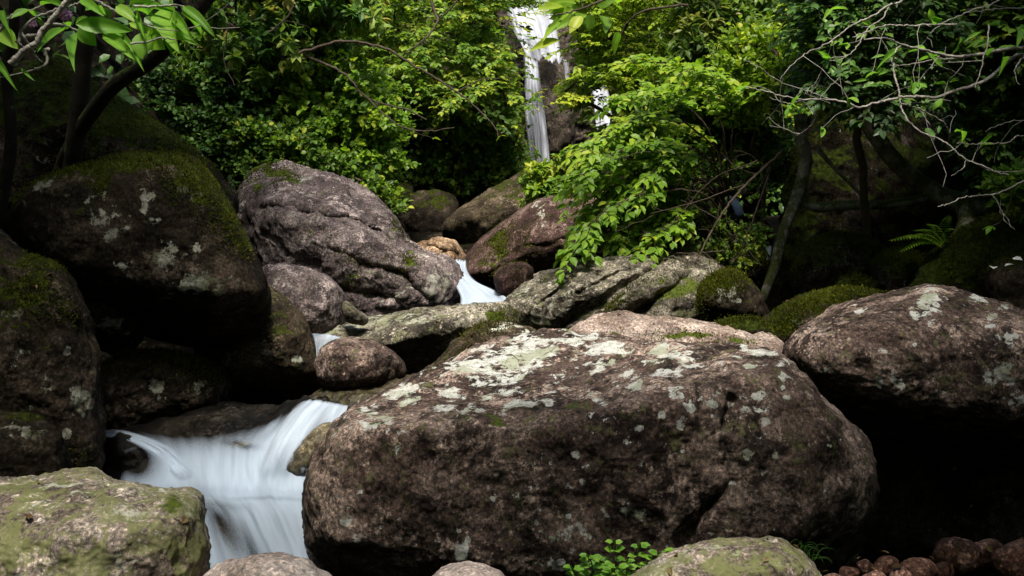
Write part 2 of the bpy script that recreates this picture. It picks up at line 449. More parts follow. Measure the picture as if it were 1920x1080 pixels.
gx = np.concatenate([np.linspace(-90, -14, 24, endpoint=False), np.linspace(-14, 14, 170), np.linspace(14, 90, 25)[1:]])
gy = np.concatenate([np.linspace(-70, -8, 20, endpoint=False), np.linspace(-8, 26, 300), np.linspace(26, 110, 24)[1:]])
GX, GY = np.meshgrid(gx, gy)
GZ = ground_z(GX, GY)
def grid_faces(nr, nc, wrap=False):
    i = np.arange(nr - 1)[:, None]; j = np.arange(nc if wrap else nc - 1)[None, :]
    a = i * nc + j; b = i * nc + (j + 1) % nc
    return np.stack([a, b, b + nc, a + nc], -1).reshape(-1, 4)
go = mesh_obj('ground', np.stack([GX.ravel(), GY.ravel(), GZ.ravel()], 1), grid_faces(len(gy), len(gx)), M['soil'], attrs={'lichen': np.zeros(GX.size), 'moss': np.zeros(GX.size)})
tag(go, kind='structure')

# ---------------------------------------------------------------- boulders
tops = []
def moss_fuzz(o, V, Nn, ma, D, size, seed, th, dens):
    """short moss shoots in cushions on the upper faces of a rock"""
    rg = np.random.default_rng(seed + 500)
    facing = (Nn @ -FWD) > -0.35
    m = Nn[:, 2] * 0.42 + fbm(V * 3.1 + seed, 4, seed + 3) * 0.55 + ma * 0.75 + fbm(V * 14, 2, seed + 8) * 0.2
    ids = np.where((m > th + 0.12) & facing & (Nn[:, 2] > -0.2))[0]
    if len(ids) < 30: return
    cnt = int(min(12000, 36000 * dens * size * size * len(ids) / len(V) * 3))
    if cnt < 40: return
    k = rg.choice(ids, cnt)
    h = 0.004 + 0.008 * np.clip(m[k] - th, 0, 1) + 0.0007 * D
    p = V[k] + rg.normal(size=(cnt, 3)) * (0.012 + 0.004 * D) * (1 - 0.0)
    p -= Nn[k] * ((p - V[k]) * Nn[k]).sum(1)[:, None]
    d = Nn[k] + rg.normal(size=(cnt, 3)) * 0.55; d /= np.linalg.norm(d, axis=1, keepdims=True)
    sd = np.cross(d, rg.normal(size=(cnt, 3))); sd /= (np.linalg.norm(sd, axis=1, keepdims=True) + 1e-9)
    w = (h * 0.34)[:, None]; L = (h * rg.uniform(0.6, 1.3, cnt))[:, None]
    T = np.stack([p - sd * w - Nn[k] * 0.004, p + sd * w - Nn[k] * 0.004, p + d * L], 1).reshape(-1, 3)
    t = np.clip(0.42 + fbm(V[k] * 4, 4, seed + 13) * 1.0 + rg.normal(size=cnt) * 0.18, 0, 1)
    f = mesh_obj('moss', T, np.arange(cnt * 3).reshape(-1, 3), M['moss_fuzz'], o, np.array(o.location), False, {'tint': np.repeat(t, 3)})
    f['kind'] = 'stuff'

def boulder(label, outline, D, front, back, mat, seed=0, e=0.75, top=None, under=None, lich=(), moss=(), cracks=(),
            amp=0.06, fine=0.022, planes=3, center=None, name='boulder', cat='boulder', group='boulders along the stream', res=1.0, kind=None, tiltx=0.0):
    outline = np.array(outline, float)
    per = np.linalg.norm(np.diff(np.vstack([outline, outline[:1]]), axis=0), axis=1).sum()
    nth = int(np.clip(per / 4.5 * res, 48, 560)); nph = int(np.clip(per / 8 * res, 30, 300))
    if mat is M['mossy'] and amp <= 0.06: amp, planes = 0.085, 6
    oc = closed_spline(outline, nth)
    if center is None:
        x, y = oc[:, 0], oc[:, 1]; x2, y2 = np.roll(x, -1), np.roll(y, -1)
        cr = x * y2 - x2 * y; A = cr.sum() / 2
        c = np.array([((x + x2) * cr).sum() / (6 * A), ((y + y2) * cr).sum() / (6 * A)])
    else:
        c = np.array(center, float)
    nf_ = int(nph * 0.68); nb_ = nph - nf_
    sf = 1 - (1 - np.linspace(0.012, 1, nf_)) ** 2.2
    sb = (1 - (1 - np.linspace(0.03, 1, nb_ + 1)) ** 2.2)[:-1][::-1]
    s = np.concatenate([sf, sb])
    sgn = np.r_[-np.ones(nf_), np.ones(nb_)]
    t = sgn * np.sqrt(np.maximum(0, 1 - s ** (2 / e))) ** e
    fr_row = np.r_[np.ones(nf_, bool), np.zeros(nb_, bool)]
    px = c[0] + (oc[None, :, 0] - c[0]) * s[:, None]
    py = c[1] + (oc[None, :, 1] - c[1]) * s[:, None]
    dep = D + np.where(t < 0, front, back)[:, None] * t[:, None] + 0 * px
    isf = fr_row[:, None] & (px == px)
    if top is not None:
        line, k = top
        line = np.array(line, float)
        yr = np.interp(px, line[:, 0], line[:, 1])
        d = yr - py; w = 8.0
        dep = dep + k * w * np.logaddexp(0, d / w)
    if under is not None:
        line, k = under
        line = np.array(line, float)
        yr = np.interp(px, line[:, 0], line[:, 1])
        d = py - yr; w = 10.0
        dep = dep + k * w * np.logaddexp(0, d / w)
    if tiltx:
        dep = dep + tiltx * (px - c[0])
    for line, w, a in cracks:
        q = np.stack([px.ravel() * 0.02, py.ravel() * 0.02, np.zeros(px.size)], 1)
        wob = fbm(q, 4, seed + 5).reshape(px.shape) * 14
        dd = poly_dist(px + wob, py - wob, line)
        dep = dep + np.where(isf, a * np.exp(-(dd / w) ** 2), 0)
    V = P(px, py, dep)
    # surface relief along the normals
    du = np.roll(V, -1, 1) - np.roll(V, 1, 1)
    dv = np.gradient(V, axis=0)
    nrm = np.cross(dv, du)
    nrm /= (np.linalg.norm(nrm, axis=-1, keepdims=True) + 1e-9)
    cen = V.mean((0, 1))
    if (nrm * (V - cen)).sum() < 0: nrm = -nrm
    size = np.linalg.norm(V.max((0, 1)) - V.min((0, 1))) / 1.7
    fl = V.reshape(-1, 3)
    if planes:
        rg = np.random.default_rng(seed + 99)
        rel = fl - cen
        for k in range(planes):
            n = np.array([rg.normal() * 0.8, -abs(rg.normal()) * 0.9, rg.normal() * 0.7 + 0.2]); n /= np.linalg.norm(n)
            pr = rel @ n
            lim = np.quantile(pr, rg.uniform(0.86, 0.96))
            rel = rel - n * np.maximum(0, pr - lim)[:, None] * 0.5
        fl = rel + cen
    q = fl / size
    n1 = fbm(q * 1.6 + seed * 7.3, 4, seed)
    n2 = fbm(q * 4.2 + seed * 3.1, 3, seed + 41, 0.55, True)
    nf = fbm(fl * 9 + seed * 1.7, 4, seed + 77, 0.6)
    disp = size * amp * (n1 * 0.95 + n2 * 0.40) + fine * nf * min(1.0, size * 1.6)
    pw = np.linalg.norm(fl - CAM, axis=1)
    fl = fl + nrm.reshape(-1, 3) * disp[:, None]
    la = np.zeros(px.shape); ma = np.zeros(px.shape)
    for arr, spots in ((la, lich), (ma, moss)):
        for sp in spots:
            x0, y0, rx = sp[:3]
            ry = sp[3] if len(sp) > 3 else rx
            a = sp[4] if len(sp) > 4 else 1.0
            g = a * np.exp(-(((px - x0) / rx) ** 2 + ((py - y0) / ry) ** 2) * 0.6)
            arr[:] = np.where(isf, np.maximum(arr, g), arr)
    R, Cc = px.shape
    f0 = fl.reshape(R, Cc, 3)
    Vall = np.vstack([fl, f0[0].mean(0)[None], f0[-1].mean(0)[None]])
    quads = grid_faces(R, Cc, True)
    j = np.arange(Cc); jn = (j + 1) % Cc
    t1 = np.stack([np.full(Cc, R * Cc), jn, j], 1)
    t2 = np.stack([np.full(Cc, R * Cc + 1), (R - 1) * Cc + j, (R - 1) * Cc + jn], 1)
    base = np.array([cen[0], cen[1], Vall[:, 2].min()])
    ex = lambda a: np.r_[a.ravel(), a[0].mean(), 0.0]
    o = mesh_obj(name, Vall, [quads[:, ::-1], t1[:, ::-1], t2[:, ::-1]], mat, origin=base, attrs={'lichen': ex(la), 'moss': ex(ma)})
    tag(o, label, cat, group, kind)
    if kind is None:
        tops.append((Vall[:R * Cc], nrm.reshape(-1, 3)))
        pm = {'mossy': (0.13, 0.9), 'dark': (0.28, 0.55), 'olive': (0.42, 0.45), 'red': (0.36, 0.45), 'grey': (0.50, 0.3), 'lime': (0.6, 0.2), 'slab': (0.55, 0.3), 'pink': (0.52, 0.3)}
        for k, (th, dens) in pm.items():
            if mat is M[k] and D < 9.5: moss_fuzz(o, Vall[:R * Cc], nrm.reshape(-1, 3), ma.ravel(), D, size, seed, th, dens)
    return o

big_lich = [(820, 770, 22, 12), (975, 765, 26, 14), (870, 690, 55, 18), (935, 690, 62, 26), (1000, 660, 60, 22), (1062, 648, 50, 14), (1140, 664, 44, 10), (1125, 697, 14, 11), (1180, 705, 20, 10), (1245, 668, 36, 15), (1292, 680, 22, 14), (1250, 706, 30, 12), (760, 735, 34, 18), (840, 730, 24, 13), (895, 712, 30, 10), (690, 800, 16, 10), (900, 775, 12, 8), (870, 775, 12, 8), (1425, 663, 24, 7), (1355, 690, 12, 6), (1390, 745, 16, 12), (1415, 742, 20, 9), (1436, 762, 10, 13), (1432, 790, 10, 8), (1400, 852, 10, 10), (1380, 905, 8, 8), (1060, 1000, 26, 20, 0.7), (1095, 1005, 20, 18, 0.7), (1140, 960, 20, 16, 0.6), (1085, 760, 10, 7), (1120, 760, 16, 8), (700, 770, 30, 12, 0.8), (950, 735, 26, 10, 0.9), (1030, 745, 14, 8, 0.9), (1045, 1060, 20, 10, 0.9), (1180, 960, 30, 20, 0.5), (1040, 900, 60, 50, 0.22), (1380, 800, 40, 40, 0.3), (950, 690, 230, 50, 0.40), (1250, 690, 160, 40, 0.34), (760, 770, 120, 40, 0.3)]
_r = np.random.default_rng(12)
big_lich += [(_r.uniform(640, 1560), _r.uniform(720, 1030), r_, r_ * 0.8, 0.85) for r_ in _r.uniform(4, 11, 70)]
big_lich += [(_r.uniform(720, 1480), _r.uniform(640, 780), r_, r_ * 0.6, 1.0) for r_ in _r.uniform(6, 14, 45)]
boulder('huge brown boulder with white lichen patches on top, in the front centre',
        [(566, 960), (574, 890), (597, 830), (632, 775), (690, 745), (760, 716), (830, 690), (900, 656), (960, 637), (1030, 630), (1120, 635), (1210, 645), (1310, 650), (1400, 654), (1455, 666), (1495, 700), (1535, 748), (1585, 798), (1622, 845), (1632, 900), (1610, 980), (1580, 1060), (1540, 1150), (1300, 1200), (1050, 1200), (800, 1160), (640, 1110), (580, 1050)],
        3.75, 0.42, 0.8, M['brown'], 1, 0.52, top=([(560, 800), (640, 800), (800, 790), (950, 800), (1100, 790), (1250, 745), (1400, 705), (1480, 690), (1640, 760)], 0.0072),
        under=([(560, 1010), (800, 1050), (1100, 1090), (1400, 1040), (1640, 930)], 0.004),
        lich=big_lich, moss=[(700, 810, 70, 20, 0.38), (790, 850, 60, 25, 0.36), (1110, 790, 50, 30, 0.36), (600, 800, 30, 20, .4), (930, 800, 60, 15, .34), (880, 1005, 60, 40, 0.5), (800, 1060, 120, 40, 0.5), (1560, 820, 40, 60, 0.45), (575, 1000, 10, 60, 0.4), (1540, 760, 30, 30, 0.5)],
        cracks=[([(1372, 745), (1350, 800), (1362, 860), (1355, 930), (1318, 960), (1300, 1000)], 7, 0.035), ([(1350, 920), (1322, 955), (1300, 985), (1280, 1020)], 14, 0.07)], amp=0.03, fine=0.022, planes=0, center=(1090, 880))

boulder('sunlit boulder crusted with yellow green lichen in the front left corner',
        [(-110, 930), (-40, 905), (60, 902), (120, 892), (178, 890), (215, 905), (260, 912), (310, 925), (362, 932), (382, 965), (388, 1030), (392, 1110), (380, 1240), (100, 1290), (-140, 1240), (-180, 1050)],
        2.75, 0.30, 0.6, M['lime'], 2, 0.6, top=([(-100, 990), (150, 985), (260, 985), (400, 960)], 0.004), moss=[(375, 1020, 22, 90, 0.75), (330, 950, 45, 14, 0.5), (345, 1060, 25, 40, 0.4)],
        cracks=[([(180, 890), (200, 925), (150, 950), (60, 960)], 7, 0.035), ([(250, 930), (330, 990), (340, 1060)], 9, 0.02)], amp=0.045, planes=4)
boulder('pale pink rounded stone at the bottom edge left of the big boulder',
        [(375, 1100), (405, 1068), (450, 1052), (505, 1040), (560, 1048), (600, 1065), (640, 1100), (660, 1180), (500, 1230), (360, 1180)], 2.5, 0.25, 0.3, M['pale'], 3, 0.7, amp=0.03)
boulder('small pale stone just showing at the bottom edge under the big boulder',
        [(800, 1100), (818, 1074), (842, 1061), (880, 1058), (918, 1066), (950, 1088), (960, 1140), (880, 1170), (800, 1150)], 2.5, 0.15, 0.2, M['pale'], 4, 0.7, amp=0.03)
boulder('flat pale stone with green algae below the big boulder at the right',
        [(1170, 1100), (1215, 1064), (1275, 1038), (1340, 1018), (1400, 1009), (1440, 1010), (1480, 1022), (1512, 1045), (1540, 1080), (1560, 1160), (1380, 1230), (1160, 1180)], 2.7, 0.25, 0.3, M['lime'], 5, 0.7, moss=[(1400, 1070, 90, 18, 0.55), (1500, 1070, 30, 20, 0.5)], amp=0.025)
boulder('big brown domed boulder with white lichen spots at the right edge',
        [(1474, 668), (1488, 636), (1530, 604), (1590, 580), (1650, 563), (1705, 548), (1745, 538), (1795, 547), (1860, 570), (1930, 596), (2010, 640), (2080, 720), (2090, 830), (2000, 870), (1880, 850), (1760, 830), (1640, 812), (1580, 780), (1530, 745), (1495, 715)],
        4.9, 0.55, 0.9, M['brown'], 6, 0.6, top=([(1470, 640), (1750, 590), (2000, 640)], 0.006), under=([(1470, 700), (1600, 745), (1800, 790), (2050, 800)], 0.009),
        lich=[(1748, 563, 20, 18), (1715, 585, 10, 7), (1830, 565, 20, 9), (1880, 583, 14, 7), (1858, 605, 11, 9), (1885, 635, 17, 13), (1650, 722, 11, 13), (1684, 722, 14, 11), (1855, 710, 30, 20, 0.8), (1905, 750, 18, 16, 0.9), (1610, 585, 10, 5), (1735, 680, 10, 9), (1720, 640, 9, 8, .9), (1760, 735, 18, 12, 0.7), (1660, 655, 12, 10, 0.7)], moss=[(1540, 640, 40, 20, 0.4)], amp=0.03, fine=0.02, planes=1, center=(1780, 690))
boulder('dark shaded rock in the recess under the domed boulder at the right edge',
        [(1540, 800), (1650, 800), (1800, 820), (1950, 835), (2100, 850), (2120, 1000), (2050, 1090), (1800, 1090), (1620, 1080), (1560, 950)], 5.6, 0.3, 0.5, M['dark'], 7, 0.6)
boulder('pale pink slab with strips of moss just behind the huge boulder',
        [(1050, 640), (1085, 612), (1130, 595), (1180, 590), (1250, 594), (1320, 604), (1380, 613), (1430, 624), (1462, 645), (1480, 680), (1470, 740), (1300, 770), (1100, 740), (1040, 690)], 5.5, 0.25, 0.5, M['pink'], 8, 0.7, top=([(1040, 640), (1150, 615), (1300, 630), (1480, 660)], 0.006),
        moss=[(1150, 615, 10, 5, .9), (1290, 628, 60, 7, .9), (1380, 640, 40, 10, .9), (1340, 645, 10, 12, .9), (1240, 640, 20, 8, .6), (1425, 655, 14, 8, .8)], amp=0.03)
boulder('low brown and green rock wedged behind the left shoulder of the huge boulder',
        [(770, 735), (800, 695), (830, 662), (862, 632), (895, 612), (935, 607), (985, 615), (1030, 628), (1070, 660), (1060, 720), (950, 760), (820, 770)], 5.35, 0.2, 0.4, M['olive'], 9, 0.7, lich=[(940, 612, 40, 8, .8), (1000, 625, 30, 8, .7)], moss=[(880, 670, 30, 14, .5)], amp=0.04)
boulder('long flat slab with a dark front face lying across the stream in the middle',
        [(570, 622), (640, 606), (715, 592), (790, 581), (870, 574), (930, 569), (965, 570), (985, 588), (992, 620), (960, 660), (880, 700), (800, 740), (735, 735), (700, 690), (676, 650), (610, 640)],
        6.0, 0.3, 0.4, M['slab'], 10, 0.55, top=([(560, 630), (668, 640), (700, 632), (800, 606), (930, 588), (1000, 600)], 0.016), under=([(560, 655), (680, 652), (800, 622), (1000, 606)], 0.006), moss=[(968, 598, 22, 14, 0.95), (800, 680, 80, 40, 0.35)],
        lich=[(640, 615, 60, 8, .6), (740, 600, 80, 8, .6)], cracks=[([(640, 625), (720, 605), (790, 592), (860, 586)], 4, 0.05)], amp=0.022, center=(800, 640))
boulder('rounded brown stone below the flat slab beside the top of the lower cascade',
        [(594, 668), (606, 645), (650, 634), (700, 640), (740, 660), (758, 685), (752, 712), (700, 730), (630, 732), (598, 710)], 5.05, 0.3, 0.35, M['brown'], 11, 0.65, moss=[(615, 655, 18, 14, .6), (690, 690, 40, 10, .5), (600, 700, 14, 20, .6), (745, 675, 10, 14, .5)], amp=0.04, planes=3)
boulder('low wet olive rock at the lip of the lower cascade',
        [(575, 752), (600, 736), (640, 726), (690, 714), (740, 709), (790, 712), (830, 740), (800, 780), (680, 790), (590, 775)], 4.85, 0.2, 0.4, M['wet'], 12, 0.7, top=([(570, 760), (830, 735)], 0.008), amp=0.04)
boulder('large purple grey boulder with a sloping top and moss tufts, left of the centre stream',
        [(440, 420), (452, 375), (478, 328), (518, 314), (560, 318), (610, 332), (655, 350), (700, 380), (738, 415), (762, 452), (805, 472), (845, 490), (868, 522), (866, 556), (850, 580), (790, 610), (700, 640), (600, 650), (520, 600), (460, 520)],
        7.4, 0.5, 0.9, M['grey'], 13, 0.62, top=([(430, 430), (520, 400), (640, 420), (740, 470), (870, 540)], 0.0075),
        lich=[(800, 545, 50, 20, .5), (830, 530, 30, 25, .6), (690, 480, 40, 20, .45), (560, 335, 40, 10, .35)],
        moss=[(560, 448, 15, 30, .75), (582, 432, 12, 12, .75), (700, 535, 50, 14, .8), (665, 520, 30, 10, .7), (770, 490, 14, 20, .7), (505, 322, 45, 8, .7), (745, 425, 14, 18, .6), (540, 335, 30, 8, .6), (720, 495, 14, 10, .6), (480, 350, 14, 30, .4)],
        cracks=[([(480, 385), (560, 400), (640, 410), (720, 440)], 6, 0.09), ([(620, 470), (700, 500), (760, 520), (800, 560)], 6, 0.08), ([(470, 440), (540, 480), (600, 500)], 7, 0.08), ([(655, 350), (690, 400), (700, 440)], 6, 0.05), ([(640, 540), (740, 560)], 8, .1)], amp=0.045, fine=0.035, planes=5, center=(640, 490))
boulder('smooth purple brown boulder in front of the large grey boulder',
        [(476, 525), (492, 500), (530, 495), (580, 505), (625, 528), (646, 560), (648, 595), (620, 625), (560, 640), (500, 610)], 6.3, 0.35, 0.5, M['grey'], 14, 0.7, moss=[(600, 600, 50, 14, .5), (630, 545, 10, 8, .5), (560, 610, 30, 10, .5)], lich=[(520, 520, 30, 10, .3)], amp=0.03)
boulder('short pale log shaped stone leaning beside the slab',
        [(640, 575), (650, 566), (668, 580), (690, 598), (680, 608), (655, 604), (642, 592)], 5.95, 0.1, 0.12, M['slab'], 15, 0.7)
boulder('brown mossy boulder with one pale green lichen spot left of the lower cascade',
        [(400, 560), (450, 530), (505, 535), (545, 568), (574, 610), (594, 655), (600, 700), (592, 745), (540, 780), (450, 780), (380, 720), (370, 620)], 5.85, 0.35, 0.4, M['olive'], 16, 0.72, lich=[(553, 676, 17, 12)], moss=[(510, 610, 40, 30, .45)], under=([(400, 700), (620, 690)], 0.006), amp=0.03)
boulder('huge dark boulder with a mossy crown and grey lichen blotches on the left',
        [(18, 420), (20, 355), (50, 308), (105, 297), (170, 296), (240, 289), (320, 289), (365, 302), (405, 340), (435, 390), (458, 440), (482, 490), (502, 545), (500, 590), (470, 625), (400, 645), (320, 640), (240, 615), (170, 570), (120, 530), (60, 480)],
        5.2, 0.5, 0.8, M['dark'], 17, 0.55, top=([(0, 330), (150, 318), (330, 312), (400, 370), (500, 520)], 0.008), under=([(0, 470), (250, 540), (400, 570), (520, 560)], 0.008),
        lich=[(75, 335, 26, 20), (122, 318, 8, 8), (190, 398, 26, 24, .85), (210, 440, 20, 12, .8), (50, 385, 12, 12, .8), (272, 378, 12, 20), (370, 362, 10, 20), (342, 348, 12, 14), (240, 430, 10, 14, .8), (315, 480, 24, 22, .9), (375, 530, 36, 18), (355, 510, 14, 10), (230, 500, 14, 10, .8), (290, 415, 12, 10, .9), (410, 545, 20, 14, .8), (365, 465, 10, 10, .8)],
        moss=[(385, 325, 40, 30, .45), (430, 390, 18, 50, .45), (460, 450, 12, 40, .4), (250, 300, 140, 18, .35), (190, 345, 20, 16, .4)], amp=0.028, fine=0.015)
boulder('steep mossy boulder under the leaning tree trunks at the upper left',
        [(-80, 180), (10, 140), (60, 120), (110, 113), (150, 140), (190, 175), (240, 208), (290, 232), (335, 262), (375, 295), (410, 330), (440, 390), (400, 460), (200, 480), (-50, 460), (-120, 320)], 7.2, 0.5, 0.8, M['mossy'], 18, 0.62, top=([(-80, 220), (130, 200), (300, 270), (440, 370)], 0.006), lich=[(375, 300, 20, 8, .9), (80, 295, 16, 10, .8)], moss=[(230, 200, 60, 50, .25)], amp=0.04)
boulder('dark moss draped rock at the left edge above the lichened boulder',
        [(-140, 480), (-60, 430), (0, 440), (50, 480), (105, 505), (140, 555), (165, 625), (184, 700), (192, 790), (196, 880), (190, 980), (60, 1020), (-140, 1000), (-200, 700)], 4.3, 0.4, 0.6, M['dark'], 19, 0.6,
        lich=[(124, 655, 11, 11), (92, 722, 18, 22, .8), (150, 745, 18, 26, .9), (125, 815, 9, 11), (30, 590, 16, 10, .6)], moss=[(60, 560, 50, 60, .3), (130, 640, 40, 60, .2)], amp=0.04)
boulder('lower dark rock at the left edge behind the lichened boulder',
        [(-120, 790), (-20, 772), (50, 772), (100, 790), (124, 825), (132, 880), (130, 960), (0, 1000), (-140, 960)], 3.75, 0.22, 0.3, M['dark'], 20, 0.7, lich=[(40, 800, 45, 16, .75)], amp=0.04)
boulder('shaded oval rock tucked under the huge dark boulder',
        [(138, 570), (160, 542), (205, 545), (245, 575), (265, 612), (258, 645), (215, 660), (160, 640)], 5.35, 0.25, 0.4, M['dark'], 21, 0.7, lich=[(215, 605, 30, 12, .8), (170, 560, 14, 8, .6)], under=([(130, 620), (270, 630)], .004), amp=0.03)
boulder('brown rock with two round green lichens at the back of the lower pool',
        [(180, 720), (215, 672), (300, 660), (390, 680), (430, 710), (420, 760), (330, 790), (230, 820), (185, 800)], 5.3, 0.3, 0.4, M['dark'], 22, 0.65, lich=[(293, 725, 15, 11), (378, 725, 20, 18, .75), (240, 760, 12, 12, .7), (195, 785, 8, 8, .7)], amp=0.04)
boulder('wet dark rock veiled by thin water at the left of the lower pool',
        [(190, 840), (205, 815), (245, 812), (285, 835), (300, 870), (292, 905), (240, 915), (195, 905)], 4.66, 0.2, 0.25, M['bed'], 23, 0.7, amp=0.03)
boulder('reddish boulder with pale flecks and a mossy left end, right of the centre stream',
        [(868, 500), (884, 468), (915, 440), (950, 412), (990, 385), (1035, 370), (1100, 362), (1180, 366), (1260, 385), (1310, 430), (1290, 480), (1200, 520), (1080, 535), (980, 545), (905, 530), (880, 520)],
        8.6, 0.55, 0.8, M['red'], 24, 0.6, top=([(860, 470), (1000, 420), (1150, 400), (1320, 440)], 0.007), under=([(860, 490), (1000, 462), (1320, 470)], 0.005), lich=[(1008, 391, 10, 16, 1.0), (1070, 385, 40, 12, .35), (905, 490, 14, 20, .5)], moss=[(925, 450, 14, 25, .6), (900, 500, 25, 25, .5), (1010, 450, 60, 8, .6), (925, 490, 12, 30, .5)], cracks=[([(920, 430), (935, 470), (930, 520)], 5, .08), ([(940, 455), (1060, 450), (1150, 450)], 7, .06)], amp=0.03)
boulder('long mossy boulder sloping up to the foot of the waterfall',
        [(832, 432), (850, 405), (885, 382), (930, 352), (970, 328), (1010, 312), (1060, 310), (1120, 330), (1150, 380), (1080, 410), (1000, 430), (930, 470), (880, 478), (845, 462)], 10.6, 0.6, 0.8, M['olive'], 25, 0.6, top=([(820, 420), (900, 395), (1000, 350), (1150, 350)], 0.012), moss=[(960, 350, 40, 14, .35), (1000, 325, 40, 10, .4)], lich=[(990, 355, 30, 10, .4)], amp=0.04)
boulder('moss covered boulder in shade behind the tan rocks',
        [(735, 430), (745, 392), (775, 364), (815, 356), (850, 368), (862, 395), (850, 440), (810, 470), (760, 465)], 11.2, 0.4, 0.5, M['dark'], 26, 0.65, top=([(730, 390), (870, 385)], .012), amp=0.04)
boulder('shaded mossy rock beneath the shrubs, left of the moss covered boulder',
        [(690, 380), (700, 350), (730, 338), (765, 345), (775, 370), (765, 410), (720, 430), (690, 410)], 11.7, 0.35, 0.5, M['mossy'], 27, 0.65, amp=0.05)
boulder('small bright mossy rock at the left foot of the waterfall',
        [(905, 350), (915, 328), (935, 319), (962, 324), (975, 340), (960, 360), (925, 366)], 13.0, 0.3, 0.4, M['mossy'], 28, 0.7, amp=0.05)
boulder('small tan topped rock far up the stream',
        [(832, 372), (842, 358), (870, 357), (882, 364), (876, 378), (850, 384)], 13.2, 0.2, 0.3, M['tan'], 29, 0.7, amp=0.06, planes=3)
boulder('broken tan rock at the head of the centre cascade',
        [(770, 468), (790, 455), (828, 447), (852, 450), (864, 470), (872, 488), (850, 505), (815, 505), (780, 490)], 8.75, 0.25, 0.4, M['tan'], 30, 0.6, amp=0.07, planes=6, cracks=[([(800, 460), (830, 475), (860, 478)], 4, .06)])
boulder('small dark brown rock standing in the centre cascade',
        [(924, 540), (928, 516), (948, 500), (975, 493), (996, 500), (1000, 515), (985, 535), (955, 552), (932, 552)], 6.98, 0.2, 0.25, M['red'], 31, 0.65, moss=[(975, 515, 16, 10, .7)], amp=0.06, planes=4)
boulder('grey green ledge rock with diagonal cracks right of the centre cascade',
        [(935, 562), (962, 532), (1000, 510), (1060, 502), (1120, 490), (1180, 478), (1250, 470), (1320, 480), (1370, 520), (1380, 590), (1300, 640), (1150, 650), (1060, 640), (1000, 620), (960, 600)],
        6.7, 0.45, 0.6, M['slab'], 32, 0.6, top=([(930, 560), (1050, 545), (1200, 540), (1380, 560)], 0.006), tiltx=0.0006,
        cracks=[([(990, 600), (1010, 560), (1060, 520), (1100, 505)], 6, .12), ([(1050, 615), (1120, 570), (1200, 520), (1260, 480)], 8, .14), ([(1120, 620), (1200, 580), (1290, 520)], 9, .16), ([(1090, 545), (1180, 505)], 5, .08)], lich=[(990, 540, 40, 20, .4), (1010, 590, 30, 20, .5)], moss=[(1180, 560, 50, 30, .35), (1280, 560, 60, 50, .55)], amp=0.045, fine=.03, planes=4, center=(1150, 560))
boulder('tan stone half hidden by twigs behind the cracked ledge',
        [(1200, 490), (1208, 455), (1230, 442), (1250, 455), (1256, 485), (1235, 505)], 7.7, 0.15, 0.2, M['tan'], 33, 0.7)
boulder('dark mossy domed rock with white lichen flecks, behind the pink slab',
        [(1285, 610), (1298, 565), (1318, 525), (1350, 506), (1385, 508), (1412, 530), (1432, 565), (1440, 610), (1420, 660), (1340, 670), (1290, 650)], 6.6, 0.35, 0.5, M['dark'], 34, 0.68, moss=[(1350, 520, 50, 20, .4), (1310, 560, 20, 50, .35)], planes=5, top=([(1280, 545), (1440, 545)], .004), under=([(1280, 570), (1440, 570)], .005), lich=[(1378, 540, 6, 12), (1352, 546, 8, 6), (1350, 562, 5, 5), (1390, 562, 12, 4, .9)], amp=0.03)
boulder('brightly mossed rock below the right hand cascade',
        [(1362, 440), (1372, 415), (1405, 408), (1435, 416), (1450, 438), (1440, 462), (1405, 472), (1370, 462)], 9.6, 0.35, 0.4, M['mossy'], 35, 0.65, moss=[(1410, 425, 50, 20, .5)], lich=[(1412, 446, 8, 12, .8)], amp=0.05)
boulder('mossy rock topped with fallen leaves, below the right hand cascade',
        [(1320, 500), (1335, 485), (1370, 478), (1405, 466), (1430, 480), (1436, 505), (1420, 530), (1370, 540), (1325, 525)], 7.9, 0.3, 0.4, M['mossy'], 36, 0.65, moss=[(1400, 480, 40, 16, .35)], amp=0.05)
boulder('broad dark moss covered rock with one white lichen spot',
        [(1405, 640), (1425, 605), (1468, 575), (1520, 556), (1575, 545), (1640, 548), (1700, 565), (1740, 600), (1720, 660), (1600, 700), (1460, 700)], 6.0, 0.4, 0.5, M['dark'], 37, 0.65, moss=[(1540, 560, 90, 25, .3), (1450, 600, 30, 30, .4), (1660, 570, 60, 20, .3)], planes=5, lich=[(1482, 592, 12, 10)], amp=0.035)
boulder('thin strip of mossy rock right behind the pink slab',
        [(1330, 625), (1350, 604), (1395, 597), (1430, 602), (1450, 630), (1440, 670), (1370, 680)], 5.75, 0.2, 0.3, M['mossy'], 38, 0.7)
boulder('shaded rock with grey lichen under the horizontal mossy trunk',
        [(1480, 530), (1500, 480), (1535, 455), (1580, 443), (1625, 450), (1650, 480), (1655, 540), (1600, 580), (1510, 580)], 7.1, 0.35, 0.5, M['mossy'], 39, 0.65, lich=[(1560, 452, 9, 6), (1572, 470, 6, 8, .8)], amp=0.04)
boulder('dark mossy hummock right of the shaded lichened rock',
        [(1636, 500), (1645, 480), (1680, 470), (1715, 476), (1735, 500), (1740, 545), (1700, 570), (1650, 560)], 6.75, 0.3, 0.4, M['mossy'], 40, 0.65, amp=0.05)
boulder('small mossy stone between the hummock and the broad mossy rock',
        [(1560, 560), (1570, 530), (1600, 518), (1630, 528), (1642, 555), (1620, 585), (1575, 585)], 6.5, 0.2, 0.3, M['mossy'], 41, 0.7, amp=0.05)
